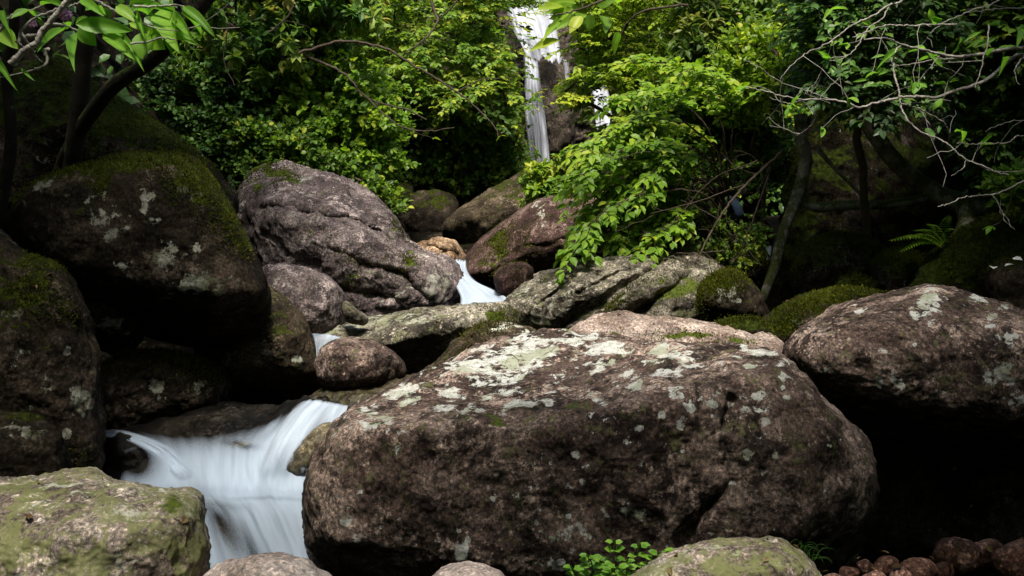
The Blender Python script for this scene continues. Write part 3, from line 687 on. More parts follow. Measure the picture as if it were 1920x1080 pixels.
boulder('tilted mossy slab sloping down from the right edge',
        [(1715, 580), (1735, 530), (1770, 485), (1815, 440), (1860, 408), (1920, 385), (2000, 370), (2060, 420), (2060, 580), (1950, 640), (1800, 640)], 6.4, 0.4, 0.5, M['mossy'], 42, 0.6, top=([(1700, 560), (1850, 470), (2050, 420)], 0.004), moss=[(1840, 470, 80, 50, .35)], lich=[(1880, 400, 12, 6, .8)], amp=0.03)
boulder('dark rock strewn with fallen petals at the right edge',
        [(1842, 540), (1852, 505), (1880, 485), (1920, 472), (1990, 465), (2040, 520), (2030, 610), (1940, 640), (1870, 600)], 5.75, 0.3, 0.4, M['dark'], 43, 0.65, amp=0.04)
boulder('mossy rock buttress carrying the twisted trunks on the right',
        [(1420, 600), (1440, 520), (1462, 430), (1480, 340), (1500, 250), (1540, 190), (1600, 170), (1680, 200), (1740, 280), (1790, 350), (1830, 430), (1830, 540), (1760, 620), (1600, 660), (1480, 650)], 8.6, 0.6, 1.2, M['mossy'], 44, 0.6, lich=[(1565, 270, 12, 10, .8), (1545, 325, 16, 12, .7), (1600, 180, 10, 12, .6), (1485, 450, 8, 10, .8)], moss=[(1480, 400, 30, 120, .35), (1580, 200, 50, 30, .3)], amp=0.05)
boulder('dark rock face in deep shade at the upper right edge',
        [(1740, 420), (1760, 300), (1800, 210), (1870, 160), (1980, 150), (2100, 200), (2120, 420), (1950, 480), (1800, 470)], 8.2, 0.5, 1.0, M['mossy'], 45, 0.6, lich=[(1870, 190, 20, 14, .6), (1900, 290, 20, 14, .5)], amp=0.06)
boulder('brown rock ledge beside the right hand cascade',
        [(1280, 345), (1300, 322), (1345, 315), (1380, 330), (1400, 360), (1370, 385), (1310, 380)], 11.4, 0.3, 0.5, M['olive'], 46, 0.65, amp=.06)
boulder('small tan stone above the right hand cascade',
        [(1350, 345), (1356, 330), (1378, 326), (1386, 340), (1376, 352)], 11.0, 0.1, 0.15, M['tan'], 47, 0.7)
boulder('narrow olive rock ridge parting the water beside the huge boulder',
        [(536, 888), (548, 856), (568, 828), (596, 802), (626, 796), (650, 812), (630, 838), (600, 856), (578, 884), (556, 900)], 4.25, 0.11, 0.2, M['wet'], 80, 0.7, amp=0.05)
boulder('tiny dark stone breaking the surface in the middle of the lower pool',
        [(428, 838), (444, 829), (462, 827), (480, 834), (472, 843), (446, 845)], 4.44, 0.06, 0.08, M['wet'], 81, 0.7, amp=0.05)
rg = np.random.default_rng(5)
for k, (x, y, r, D) in enumerate([(1660, 1064, 26, 2.95), (1722, 1068, 30, 2.9), (1622, 1062, 16, 3.1), (1590, 1078, 20, 2.9), (1795, 1042, 42, 3.2), (1850, 1038, 34, 3.25), (1910, 1052, 46, 3.1), (1690, 1082, 22, 2.8), (1770, 1072, 20, 3.0), (1560, 1090, 18, 2.8), (1640, 1092, 24, 2.75)]):
    an = np.linspace(0, 2 * math.pi, 9, endpoint=False)
    rr = r * rg.uniform(0.85, 1.15, 9)
    lab = ['reddish stone in the row of small stones, at the middle of the bottom right', 'largest lit reddish stone in the row at the bottom right', 'small reddish stone at the left start of the bottom right row, upper', 'small reddish stone at the bottom edge beside the algae stone', 'dim red brown stone behind the row of small stones', 'dim oval stone leaning on its neighbour under the domed boulder', 'large dim stone in the bottom right corner', 'reddish stone cut by the bottom edge in front of the largest lit one', 'small stone between the lit row and the dim stones', 'tiny stone cut by the bottom edge, next to the algae stone', 'stone cut by the bottom edge below the middle of the reddish row'][k]
    boulder(lab, np.stack([x + rr * np.cos(an) * 1.05, y - rr * np.sin(an) * 0.85], 1), D, r * D / F * 0.9, r * D / F, M['pebble'], 60 + k, 0.75, amp=0.06, fine=0.006, name='stone', cat='stone', group='small reddish stones at the bottom right', res=1.3)

# the rock wall the waterfall comes down, and the bulge that parts it
boulder(None, [(560, -260), (800, -330), (1200, -340), (1650, -300), (1720, 60), (1640, 330), (1300, 420), (1000, 400), (760, 400), (600, 250)], 20.0, 1.6, 2.0, M['cliff'], 50, 0.4, top=([(500, 120), (1700, 120)], 0.004), amp=0.05, fine=.12, planes=5, name='cliff', cat=None, group=None, kind='structure')
boulder('rounded rock bulge parting the strands of the waterfall',
        [(998, 150), (1000, 118), (1020, 106), (1045, 112), (1062, 130), (1072, 180), (1078, 250), (1068, 310), (1040, 330), (1020, 250)], 18.2, 0.6, 0.8, M['cliff'], 51, 0.65, amp=0.05)

# ---------------------------------------------------------------- water
def sheet(name, rows, mat, dens=(10, 10), foam=(), base=0.85, edge=(0.12, 0.12, 0.0, 0.0), rough=0.01, seed=0, kind='structure', depth=None):
    R = np.array(rows, float)                                  # rows x cols x (px, py, D)
    nr, nc = R.shape[:2]
    cols = [open_spline(R[:, j], dens[0]) for j in range(nc)]
    G = np.stack(cols, 1)
    G = np.stack([open_spline(G[i], dens[1]) for i in range(len(G))], 0)
    a, b = G.shape[:2]
    V = P(G[..., 0], G[..., 1], G[..., 2])
    v, u = np.meshgrid(np.linspace(0, 1, a), np.linspace(0, 1, b), indexing='ij')
    q = np.stack([u.ravel() * 14, v.ravel() * 2.5, np.zeros(u.size) + seed], 1)
    V = V.reshape(-1, 3) + np.outer(fbm(q, 4, seed) * rough, UP * 0.6 - FWD * 0.6)
    f = np.full((a, b), base)
    for sp in foam:
        x0, y0, rx, ry, val = sp[:5]
        an = math.radians(sp[5]) if len(sp) > 5 else 0.0
        dx, dy = G[..., 0] - x0, G[..., 1] - y0
        g = np.exp(-(((dx * math.cos(an) + dy * math.sin(an)) / rx) ** 2 + ((dy * math.cos(an) - dx * math.sin(an)) / ry) ** 2))
        f = f * (1 - g) + val * g
    l, r, t, bt = edge
    sm = lambda x: np.clip(x, 0, 1) ** 2 * (3 - 2 * np.clip(x, 0, 1))
    k = np.ones((a, b))
    if l: k *= sm(u / l)
    if r: k *= sm((1 - u) / r)
    if t: k *= sm(v / t)
    if bt: k *= sm((1 - v) / bt)
    f = f * k - (1 - k) * 0.7
    o = mesh_obj(name, V, grid_faces(a, b), mat, uv=np.stack([u.ravel(), v.ravel()], 1), attrs={'foam': f.ravel()})
    tag(o, kind=kind)
    return o, G

low = [
    [(172, 808, 4.80), (225, 800, 4.95), (300, 770, 5.0), (400, 752, 5.0), (500, 758, 4.85), (560, 748, 4.72), (605, 742, 4.62), (655, 752, 4.6)],
    [(178, 814, 4.70), (245, 808, 4.72), (325, 795, 4.70), (405, 784, 4.66), (480, 790, 4.58), (535, 776, 4.52), (590, 768, 4.46), (645, 775, 4.46)],
    [(190, 828, 4.55), (275, 826, 4.52), (345, 820, 4.48), (405, 816, 4.46), (455, 818, 4.42), (510, 812, 4.38), (565, 806, 4.33), (625, 815, 4.33)],
    [(200, 862, 4.42), (292, 856, 4.36), (350, 856, 4.33), (405, 858, 4.32), (448, 860, 4.30), (490, 862, 4.26), (545, 860, 4.22), (608, 865, 4.22)],
    [(200, 902, 4.28), (290, 904, 4.22), (350, 905, 4.20), (405, 906, 4.20), (448, 907, 4.18), (488, 908, 4.16), (535, 910, 4.14), (598, 912, 4.14)],
    [(230, 922, 4.14), (295, 924, 4.09), (355, 926, 4.07), (405, 928, 4.06), (450, 930, 4.05), (492, 931, 4.05), (540, 931, 4.04), (598, 932, 4.04)],
    [(330, 962, 4.04), (356, 962, 4.00), (390, 964, 3.99), (432, 966, 3.98), (474, 966, 3.97), (514, 964, 3.97), (555, 964, 3.97), (604, 964, 3.97)],
    [(350, 1014, 3.97), (372, 1014, 3.93), (408, 1018, 3.92), (455, 1022, 3.91), (498, 1022, 3.90), (538, 1022, 3.90), (575, 1020, 3.90), (616, 1016, 3.90)],
    [(360, 1090, 3.88), (388, 1092, 3.85), (432, 1095, 3.84), (482, 1098, 3.83), (522, 1100, 3.82), (558, 1100, 3.82), (594, 1100, 3.82), (630, 1095, 3.82)]]
sheet('lower_cascade_water', low, M['water_soft'], (10, 10), base=0.86, edge=(0.06, 0.0, 0.18, 0.0), seed=1, rough=0.025,
      foam=[(395, 778, 130, 50, -0.45), (300, 782, 80, 36, -0.4), (510, 775, 40, 24, -0.3), (610, 780, 60, 40, -0.1), (255, 866, 36, 34, -0.3), (205, 870, 18, 60, -0.6), (452, 834, 30, 6, 0.1, 8), (420, 985, 70, 20, 0.0, 58), (415, 950, 40, 10, 0.35), (470, 1030, 60, 14, 0.3, 62), (572, 838, 56, 12, 0.1, -56), (505, 806, 26, 7, 0.45, -45), (385, 1010, 40, 8, 0.75, 75), (480, 934, 110, 4, 0.6)])
sheet('lower_cascade_water', [
    [(545, 756, 4.62), (580, 746, 4.56), (615, 748, 4.5), (655, 756, 4.48)],
    [(495, 786, 4.50), (540, 778, 4.42), (585, 782, 4.36), (640, 795, 4.36)],
    [(462, 826, 4.37), (508, 822, 4.30), (556, 828, 4.24), (612, 836, 4.24)],
    [(430, 876, 4.24), (480, 880, 4.17), (534, 886, 4.13), (600, 892, 4.13)],
    [(395, 914, 4.14), (455, 922, 4.08), (525, 926, 4.06), (598, 928, 4.06)]], M['water_run'], (12, 14), base=0.88, edge=(0.5, 0.0, 0.06, 0.55), seed=21, rough=0.02,
      foam=[(574, 838, 60, 12, 0.05, -58), (548, 872, 40, 6, 0.3, -58), (508, 800, 26, 8, 0.3, -40), (535, 770, 16, 6, 0.25, -30)])
sheet('lower_cascade_water', [
    [(176, 800, 4.70), (180, 811, 4.66), (184, 822, 4.62)],
    [(240, 804, 4.56), (240, 818, 4.52), (236, 832, 4.48)],
    [(300, 822, 4.44), (296, 842, 4.40), (284, 862, 4.36)],
    [(352, 856, 4.32), (338, 880, 4.26), (316, 896, 4.22)],
    [(410, 896, 4.21), (376, 912, 4.16), (338, 916, 4.14)]], M['water_soft'], (12, 10), base=0.85, edge=(0.3, 0.35, 0.05, 0.3), seed=22, rough=0.015)
bed = [[(x, y, D + 0.14 + (0.06 if i < 3 else 0.0)) for x, y, D in r] for i, r in enumerate(low)]
B, _ = sheet('stream_bed', bed, M['bed'], (8, 8), base=0, edge=(0, 0, 0, 0), rough=0.05, seed=4)

sheet('centre_cascade_water', [
    [(834, 484, 8.1), (848, 483, 8.1), (862, 482, 8.1), (880, 484, 8.1)],
    [(828, 500, 7.75), (846, 499, 7.7), (862, 501, 7.7), (880, 506, 7.75)],
    [(838, 520, 7.4), (858, 520, 7.35), (876, 523, 7.3), (898, 528, 7.3)],
    [(852, 543, 7.05), (880, 542, 7.0), (908, 545, 7.0), (944, 551, 7.0)],
    [(858, 563, 6.75), (890, 560, 6.7), (928, 562, 6.65), (980, 568, 6.65)],
    [(850, 590, 6.5), (885, 588, 6.45), (925, 586, 6.4), (990, 590, 6.4)]], M['water_run'], (10, 14), base=1.05, edge=(0.12, 0.14, 0.1, 0.0), seed=2, rough=0.03,
      foam=[(935, 556, 30, 6, .85)])
sheet('side_cascade_water', [
    [(578, 622, 5.75), (600, 624, 5.75), (625, 627, 5.75), (650, 634, 5.8)],
    [(584, 632, 5.65), (602, 634, 5.65), (620, 636, 5.65), (640, 640, 5.7)],
    [(590, 650, 5.6), (600, 652, 5.6), (612, 652, 5.6), (624, 652, 5.65)],
    [(592, 680, 5.55), (600, 680, 5.55), (610, 680, 5.55), (618, 680, 5.6)]], M['water_run'], (6, 8), base=0.5, edge=(0.1, 0.15, 0.1, 0.0), seed=3, foam=[(625, 630, 20, 5, .9)])
sheet('right_cascade_water', [
    [(1338, 360, 11.0), (1356, 362, 11.0), (1374, 364, 11.0), (1392, 366, 11.0)],
    [(1345, 368, 10.7), (1360, 372, 10.7), (1378, 374, 10.7), (1396, 374, 10.7)],
    [(1364, 386, 10.5), (1376, 387, 10.5), (1388, 388, 10.5), (1402, 388, 10.5)],
    [(1374, 420, 10.4), (1384, 420, 10.4), (1396, 420, 10.4), (1412, 420, 10.4)]], M['water_run'], (8, 8), base=0.9, edge=(0.4, 0.4, 0.25, 0.25), seed=5)
sheet('right_cascade_water', [
    [(1428, 458, 9.2), (1440, 456, 9.2), (1456, 454, 9.2)],
    [(1428, 472, 9.0), (1440, 472, 9.0), (1454, 470, 9.0)],
    [(1426, 500, 8.9), (1436, 500, 8.9), (1446, 500, 8.9)]], M['water_run'], (8, 8), base=0.8, edge=(0.45, 0.45, 0.25, 0.25), seed=6)
sheet('far_stream_water', [
    [(852, 372, 12.8), (862, 371, 12.8), (874, 372, 12.8)],
    [(850, 385, 12.5), (860, 385, 12.5), (872, 385, 12.5)],
    [(850, 402, 12.3), (860, 402, 12.3), (870, 402, 12.3)]], M['water_run'], (6, 6), base=0.7, edge=(0.2, 0.2, 0.1, 0.0), seed=7)
sheet('waterfall', [
    [(925, -60, 18.0), (960, -62, 17.9), (1000, -62, 17.9), (1040, -60, 18.0)],
    [(938, 10, 17.8), (970, 10, 17.7), (1010, 10, 17.7), (1050, 10, 17.8)],
    [(950, 50, 17.6), (984, 50, 17.5), (1022, 52, 17.5), (1056, 52, 17.6)],
    [(966, 85, 17.45), (998, 88, 17.35), (1030, 90, 17.35), (1062, 92, 17.45)],
    [(978, 112, 17.35), (1006, 112, 17.3), (1036, 116, 17.3), (1066, 122, 17.35)]], M['water_fall'], (10, 14), base=0.82, edge=(0.2, 0.2, 0.0, 0.06), seed=8, rough=0.14)
sheet('waterfall', [
    [(976, 105, 17.4), (990, 108, 17.35), (1003, 112, 17.35), (1016, 118, 17.4)],
    [(978, 150, 17.3), (992, 150, 17.2), (1006, 152, 17.2), (1022, 158, 17.3)],
    [(976, 200, 17.2), (993, 200, 17.1), (1012, 202, 17.1), (1030, 206, 17.2)],
    [(980, 250, 17.1), (998, 250, 17.0), (1018, 250, 17.0), (1036, 252, 17.1)],
    [(990, 325, 17.0), (1006, 325, 16.9), (1024, 325, 16.9), (1042, 325, 17.0)]], M['water_fall'], (10, 14), base=0.72, edge=(0.25, 0.3, 0.0, 0.0), seed=9, rough=0.14,
      foam=[(1010, 250, 40, 60, 0.5), (1000, 190, 24, 16, 0.4)])
sheet('waterfall', [
    [(1054, 110, 17.4), (1060, 112, 17.4), (1068, 114, 17.4)],
    [(1058, 150, 17.4), (1064, 150, 17.4), (1072, 150, 17.4)],
    [(1062, 200, 17.4), (1068, 200, 17.4), (1076, 200, 17.4)]], M['water_fall'], (6, 6), base=0.4, edge=(0.2, 0.2, 0.0, 0.3), seed=10)
sheet('waterfall', [
    [(1106, 120, 17.2), (1116, 122, 17.2), (1128, 124, 17.2)],
    [(1110, 180, 17.1), (1124, 180, 17.1), (1146, 182, 17.1)],
    [(1116, 250, 17.0), (1132, 250, 17.0), (1156, 252, 17.0)]], M['water_fall'], (10, 10), base=0.95, edge=(0.15, 0.15, 0.0, 0.1), seed=11)
sheet('waterfall', [
    [(1376, 170, 15.5), (1400, 170, 15.4), (1430, 170, 15.4), (1450, 170, 15.5)],
    [(1380, 220, 15.4), (1402, 220, 15.3), (1428, 220, 15.3), (1446, 220, 15.4)],
    [(1384, 290, 15.3), (1404, 290, 15.2), (1426, 290, 15.2), (1442, 290, 15.3)]], M['water_fall'], (8, 10), base=0.35, edge=(0.15, 0.15, 0.1, 0.2), seed=12)

# ---------------------------------------------------------------- plants
LT = np.array([[0, 0, 0], [0.30, -0.40, 0.07], [0.30, 0, 0], [0.30, 0.40, 0.07], [0.66, -0.36, 0.04], [0.66, 0, -0.05], [0.66, 0.36, 0.04], [1.0, 0, -0.16]])
LF3 = np.array([[0, 2, 1], [0, 3, 2], [4, 5, 7], [5, 6, 7]])
LF4 = np.array([[1, 2, 5, 4], [2, 3, 6, 5]])

_t = np.linspace(0, 1, 9); _c = np.array([-1, -0.5, 0, 0.5, 1.0])
_wd = np.sin(math.pi * _t ** 0.82) ** 0.8 * 0.42 * (1 - 0.25 * _t)
LTH = np.array([[a + 0.04 * abs(c) * math.sin(math.pi * a), c * w, 0.16 * abs(c) * w / 0.4 * 0.5 - 0.2 * a * a + 0.02 * math.sin(9 * a) * c] for a, w in zip(_t, _wd) for c in _c])
LFH = np.array([[i * 5 + j, i * 5 + j + 1, (i + 1) * 5 + j + 1, (i + 1) * 5 + j] for i in range(8) for j in range(4)])

class Leaves:
    fine = False
    def __init__(self): self.p, self.d, self.n, self.L, self.w, self.t = [], [], [], [], [], []
    def add(self, p, d, n, L, w, t):
        self.p.append(p); self.d.append(d); self.n.append(n); self.L.append(L); self.w.append(w); self.t.append(t)
    def build(self, name, mat, parent=None, kind=None, origin=None):
        p = np.array(self.p); d = np.array(self.d); n = np.array(self.n)
        L = np.array(self.L)[:, None, None]; w = np.array(self.w)[:, None]; t = np.array(self.t)
        d = d / (np.linalg.norm(d, axis=1, keepdims=True) + 1e-9)
        s = np.cross(n, d); s /= (np.linalg.norm(s, axis=1, keepdims=True) + 1e-9)
        n = np.cross(d, s)
        T = LTH if self.fine else LT
        V = p[:, None, :] + L * (T[None, :, 0:1] * d[:, None, :] + (T[None, :, 1] * w)[:, :, None] * s[:, None, :] + T[None, :, 2:3] * n[:, None, :])
        k = len(p); m = len(T); off = (np.arange(k) * m)[:, None, None]
        fs = [(LFH[None] + off).reshape(-1, 4)] if self.fine else [(LF3[None] + off).reshape(-1, 3), (LF4[None] + off).reshape(-1, 4)]
        if origin is None: origin = np.array(parent.location) if parent is not None else p.mean(0)
        o = mesh_obj(name, V.reshape(-1, 3), fs, mat, parent, origin, self.fine, {'tint': np.repeat(np.where(np.random.default_rng(k).random(k) < 0.03, 1.0, np.clip(t, 0, 1)), m)})
        if kind: o['kind'] = kind
        return o

class Tubes:
    def __init__(self): self.V, self.Fq, self.n = [], [], 0
    def add(self, pts, r0, r1, sides=5, wob=0.0, rng=None):
        pts = np.asarray(pts, float)
        if wob and rng is not None:
            k = rng.normal(size=pts.shape) * wob
            k[0] = 0
            pts = pts + k
        m = len(pts)
        rad = np.linspace(r0, r1, m) if np.isscalar(r0) else np.asarray(r0)
        tan = np.gradient(pts, axis=0)
        tan /= (np.linalg.norm(tan, axis=1, keepdims=True) + 1e-9)
        ref = np.array([0.0, 0.0, 1.0]) if abs(tan[0][2]) < 0.9 else np.array([1.0, 0.0, 0.0])
        a = np.cross(tan, ref); a /= (np.linalg.norm(a, axis=1, keepdims=True) + 1e-9)
        b = np.cross(tan, a)
        th = np.linspace(0, 2 * math.pi, sides, endpoint=False)
        ring = pts[:, None, :] + rad[:, None, None] * (np.cos(th)[None, :, None] * a[:, None, :] + np.sin(th)[None, :, None] * b[:, None, :])
        self.V.append(ring.reshape(-1, 3))
        self.Fq.append(grid_faces(m, sides, True) + self.n)
        self.n += m * sides
    def build(self, name, mat, parent=None, origin=None):
        V = np.vstack(self.V)
        if origin is None: origin = np.array(parent.location) if parent is not None else V[0]
        return mesh_obj(name, V, np.vstack(self.Fq), mat, parent, origin)

def in_poly(x, y, poly):
    poly = np.array(poly, float); n = len(poly); c = np.zeros(len(x), bool); j = n - 1
    for i in range(n):
        xi, yi = poly[i]; xj, yj = poly[j]
        hit = ((yi > y) != (yj > y)) & (x < (xj - xi) * (y - yi) / (yj - yi + 1e-12) + xi)
        c ^= hit; j = i
    return c

def grow(tb, root_path, r_root, targets, rng, r_twig=0.004, sag=0.06):
    """branch paths from a stem to every target; each joins the nearest branch already there"""
    nodes = [np.array(p) for p in root_path]
    par = [-1] + list(range(len(nodes) - 1))
    cnt = [0] * len(nodes)
    tg = np.array(targets)
    order = np.argsort(np.linalg.norm(tg - nodes[-1], axis=1))
    chains = []
    for k in order:
        A = np.array(nodes)
        dv = tg[k] - A
        dist = np.linalg.norm(dv, axis=1) + np.maximum(0, -dv[:, 2]) * 0.6
        i = int(np.argmin(dist))
        p0 = nodes[i]; L = np.linalg.norm(tg[k] - p0)
        m = max(2, int(L / 0.18))
        ids = [i]
        for q in range(1, m + 1):
            t = q / m
            p = p0 * (1 - t) + tg[k] * t + np.array([0, 0, sag * L * math.sin(math.pi * t)]) + (rng.normal(size=3) * 0.035 * L if q < m else 0)
            nodes.append(p); par.append(ids[-1]); cnt.append(0); ids.append(len(nodes) - 1)
        chains.append(ids)
        j = ids[-1]
        while j >= 0:
            cnt[j] += 1; j = par[j]
    for ids in chains:
        pts = np.array([nodes[i] for i in ids])
        rad = np.array([min(r_root, r_twig * cnt[i] ** 0.5) if cnt[i] else r_twig for i in ids])
        rad[0] = rad[1]
        tb.add(pts, rad, None, 5)
    rp = np.array(root_path)
    tb.add(rp, np.linspace(r_root, max(r_twig, min(r_root, r_twig * max(1, cnt[len(rp) - 1]) ** 0.5)), len(rp)), None, 7)

UPV = np.array([0, 0, 1.0])
def unit(v): return v / (np.linalg.norm(v) + 1e-9)

def spray(lv, tb, base, direction, rng, style, L, size, tint):
    """one leafy twig"""
    d = unit(direction)
    if style == 'flat':          # alternate leaves held in a level layer along the twig
        n = int(max(4, L / (size * 0.42)))
        pts = [base + d * L * t + np.array([0, 0, -0.16 * L * t * t]) for t in np.linspace(0, 1, 5)]
        tb.add(np.array(pts), 0.0035, 0.0015, 4)
        side = unit(np.cross(d, UPV))
        for k in range(n):
            t = (k + 0.6) / n
            p = base + d * L * t + np.array([0, 0, -0.16 * L * t * t])
            sg = 1 if k % 2 else -1
            ld = unit(d * rng.uniform(0.4, 0.9) + side * sg * rng.uniform(0.5, 1.0) + UPV * rng.uniform(-0.45, 0.15))
            lv.add(p, ld, unit(UPV - FWD * 0.45 + rng.normal(size=3) * 0.4), size * rng.uniform(0.7, 1.2), rng.uniform(0.5, 0.75), tint + rng.normal() * 0.13)
        lv.add(pts[-1], unit(d + UPV * rng.uniform(-0.4, 0)), unit(UPV + rng.normal(size=3) * 0.3), size * rng.uniform(0.8, 1.1), 0.7, tint + rng.normal() * 0.13)
    elif style == 'whorl':       # long narrow leaves round the twig end, drooping
        pts = [base + d * L * t for t in np.linspace(0, 1, 4)]
        tb.add(np.array(pts), 0.004, 0.002, 4)
        for tt in (1.0, 0.55):
            if tt < 1 and rng.random() < 0.5: continue
            c = base + d * L * tt
            m = rng.integers(5, 9); a0 = rng.uniform(0, 6.28); dr = rng.uniform(-0.75, 0.25)
            a = unit(np.cross(d, np.array([0.3, 0.8, 0.5]))); b = np.cross(d, a)
            for k in range(m):
                an = a0 + k * 6.283 / m + rng.normal() * 0.2
                ld = unit((math.cos(an) * a + math.sin(an) * b) + d * 0.35 + UPV * dr)
                lv.add(c, ld, unit(UPV + d * 0.4 + rng.normal(size=3) * 0.2), size * rng.uniform(0.8, 1.25), rng.uniform(0.5, 0.65), tint + rng.normal() * 0.12)
    else:                         # 'bush': leaves all round the twig
        n = int(max(4, L / (size * 0.35)))
        tb.add(np.array([base, base + d * L * 0.5 + rng.normal(size=3) * 0.01, base + d * L]), 0.003, 0.0013, 4)
        for k in range(n):
            t = (k + 0.4) / n
            ld = unit(rng.normal(size=3) * 0.7 + d * 0.6 + UPV * 0.1)
            lv.add(base + d * L * t, ld, unit(UPV - FWD * 0.45 + rng.normal(size=3) * 0.55), size * rng.uniform(0.65, 1.2), rng.uniform(0.75, 1.05), tint + rng.normal() * 0.15)

GAPS = [np.array([(925, 12), (1066, 12), (1080, 128), (1042, 150), (1044, 312), (984, 312), (972, 140)], float), np.array([(1106, 160), (1146, 160), (1146, 245), (1110, 245)], float), np.array([(1340, 350), (1400, 350), (1412, 418), (1376, 418)], float)]
def in_gap(p):
    v = p - CAM
    D = v @ FWD
    x = 960 + F * (v @ RIGHT) / D; y = 540 - F * (v @ UP) / D
    return any(in_poly(np.array([x]), np.array([y]), g)[0] for g in GAPS)

def shrub(name, label, cat, poly, D0, D1, n, mat, style, size, L, seed, group, root=None, bark='bark_brown', tint=0.45, tvar=0.22, bias=(0, -0.3, 0.0), slope=0.0, r_root=0.03, clump=6, hue=None, layers=0.0, extra=None):
    """poly: where in the photograph the crown stands, D0..D1 its depth in metres"""
    rng = np.random.default_rng(seed)
    n = int(n * 3.6); size = size * 0.66; L = L * 0.85
    poly = np.array(poly, float)
    x0, y0 = poly.min(0); x1, y1 = poly.max(0)
    pts = []
    nclump = max(4, n // clump)
    cx = []; 
    while len(cx) < nclump:
        x = rng.uniform(x0, x1, 200); y = rng.uniform(y0, y1, 200)
        ok = in_poly(x, y, poly)
        for a, b in zip(x[ok], y[ok]):
            if len(cx) < nclump: cx.append((a, b, rng.uniform(), rng.normal() * tvar))
    tg = []; tn = []
    sc = math.sqrt((x1 - x0) * (y1 - y0))
    for k in range(n):
        a, b, u, tv = cx[k % nclump]
        x = a + rng.normal() * sc * 0.055; y = b + rng.normal() * sc * (0.03 if layers else 0.05)
        D = D0 + (D1 - D0) * np.clip(u + rng.normal() * 0.08, 0, 1) + slope * (y1 - y)
        tg.append(P(x, y, D)); tn.append(tv)
    tg = np.array(tg)
    cen = tg.mean(0)
    if root is None:
        rx, ry = (x0 + x1) / 2, y1
        root = P(rx, ry, D1 + slope * 20)
        root[2] = min(root[2], tg[:, 2].min() - 0.1)
        root[2] = ground_z(np.array([root[0]]), np.array([root[1]]))[0] - 0.05 if abs(ground_z(np.array([root[0]]), np.array([root[1]]))[0] - root[2]) < 2.5 else root[2]
    root = np.array(root, float)
    e = empty(name, root)
    tag(e, label, cat, group)
    mid = root * 0.5 + cen * 0.5 + np.array([0, 0.1, -0.1])
    path = open_spline(np.array([root, root * 0.75 + mid * 0.25 + rng.normal(size=3) * 0.05, mid]), 4)
    tb = Tubes(); lv = Leaves()
    idx = [i for i in rng.permutation(n)[:min(n, 220)] if not in_gap(tg[i])]
    grow(tb, path, r_root, tg[idx], rng)
    for k in range(n):
        out = unit((tg[k] - cen) * np.array([1, 1, 0.5]) + rng.normal(size=3) * 0.25 * np.array([1, 1, .5]) + np.array(bias) * 0.8)
        if layers: out = unit(out * np.array([1, 1, 0.25]))
        for j in range(2):
            dd = unit(out + rng.normal(size=3) * 0.55 * np.array([1, 1, 0.4 if layers else 0.8]))
            LL = L * rng.uniform(0.6, 1.25)
            if (in_gap(tg[k] + dd * LL) or in_gap(tg[k] + dd * LL * 0.4)) and rng.random() < 0.90: continue
            spray(lv, tb, tg[k], dd, rng, style, LL, size, tint + tn[k])
    tb.build('branches', M[bark], e)
    lv.build('foliage', M[mat], e)
    if extra: extra(e, tg, rng)
    return e

GL = 'shrubs on the left bank'
GR = 'shrubs on the right bank'
shrub('whorl_leaved_shrub', 'shrub with drooping yellow tinged leaf whorls at the top left of the bank', 'shrub', [(380, -120), (620, -120), (690, 20), (650, 110), (560, 170), (440, 130), (380, 60)], 9.0, 10.6, 170, 'leaf_whorl', 'whorl', 0.15, 0.16, 101, GL, tint=0.48, bark='bark_brown')
shrub('whorl_leaved_shrub', 'shaded whorl leaved shrub below the yellow tinged one, beside the leaning trunk', 'shrub', [(350, 60), (470, 120), (600, 170), (560, 250), (430, 240), (340, 160)], 9.6, 10.8, 110, 'leaf_mid', 'whorl', 0.13, 0.15, 102, GL, tint=0.2)
shrub('layered_tree', 'tree with level layers of mid green leaves left of the waterfall', 'tree', [(600, -90), (940, -90), (960, 40), (985, 130), (975, 230), (880, 230), (780, 180), (660, 140), (600, 60)], 11.0, 13.6, 420, 'leaf_mid', 'flat', 0.12, 0.34, 103, GL, tint=0.55, layers=1.0, bias=(0.15, -0.6, 0), slope=0.002, r_root=0.06)
shrub('dense_shrub', 'dense dark green shrub behind the upper left boulder', 'shrub', [(280, 110), (400, 120), (520, 190), (560, 300), (520, 330), (440, 330), (370, 270), (300, 210)], 9.2, 10.4, 300, 'leaf_dark', 'bush', 0.085, 0.18, 104, GL, tint=0.55)
shrub('bright_shrub', 'bright fresh green shrub above the large grey boulder', 'shrub', [(560, 140), (650, 120), (735, 180), (745, 250), (720, 330), (690, 360), (620, 330), (560, 260), (530, 190)], 9.3, 10.3, 250, 'leaf_fresh', 'bush', 0.10, 0.2, 105, GL, tint=0.45, bias=(0.1, -0.7, 0.1))
shrub('dense_shrub', 'low mid green shrub touching the top of the large grey boulder', 'shrub', [(440, 240), (560, 230), (640, 300), (720, 350), (740, 390), (660, 370), (560, 330), (470, 320)], 9.0, 9.8, 230, 'leaf_mid', 'bush', 0.085, 0.18, 106, GL, tint=0.18, bias=(0.1, -0.7, 0.1))
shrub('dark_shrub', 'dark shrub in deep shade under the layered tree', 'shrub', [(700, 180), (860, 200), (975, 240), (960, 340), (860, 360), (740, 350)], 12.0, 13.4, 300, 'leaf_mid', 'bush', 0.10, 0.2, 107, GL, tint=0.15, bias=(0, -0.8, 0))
shrub('dense_shrub', 'soft green shrub at the left foot of the waterfall', 'shrub', [(900, 190), (970, 200), (990, 270), (985, 330), (930, 320), (890, 260)], 14.0, 15.2, 150, 'leaf_mid', 'flat', 0.11, 0.24, 108, GL, tint=0.6, bias=(0.2, -0.5, 0))
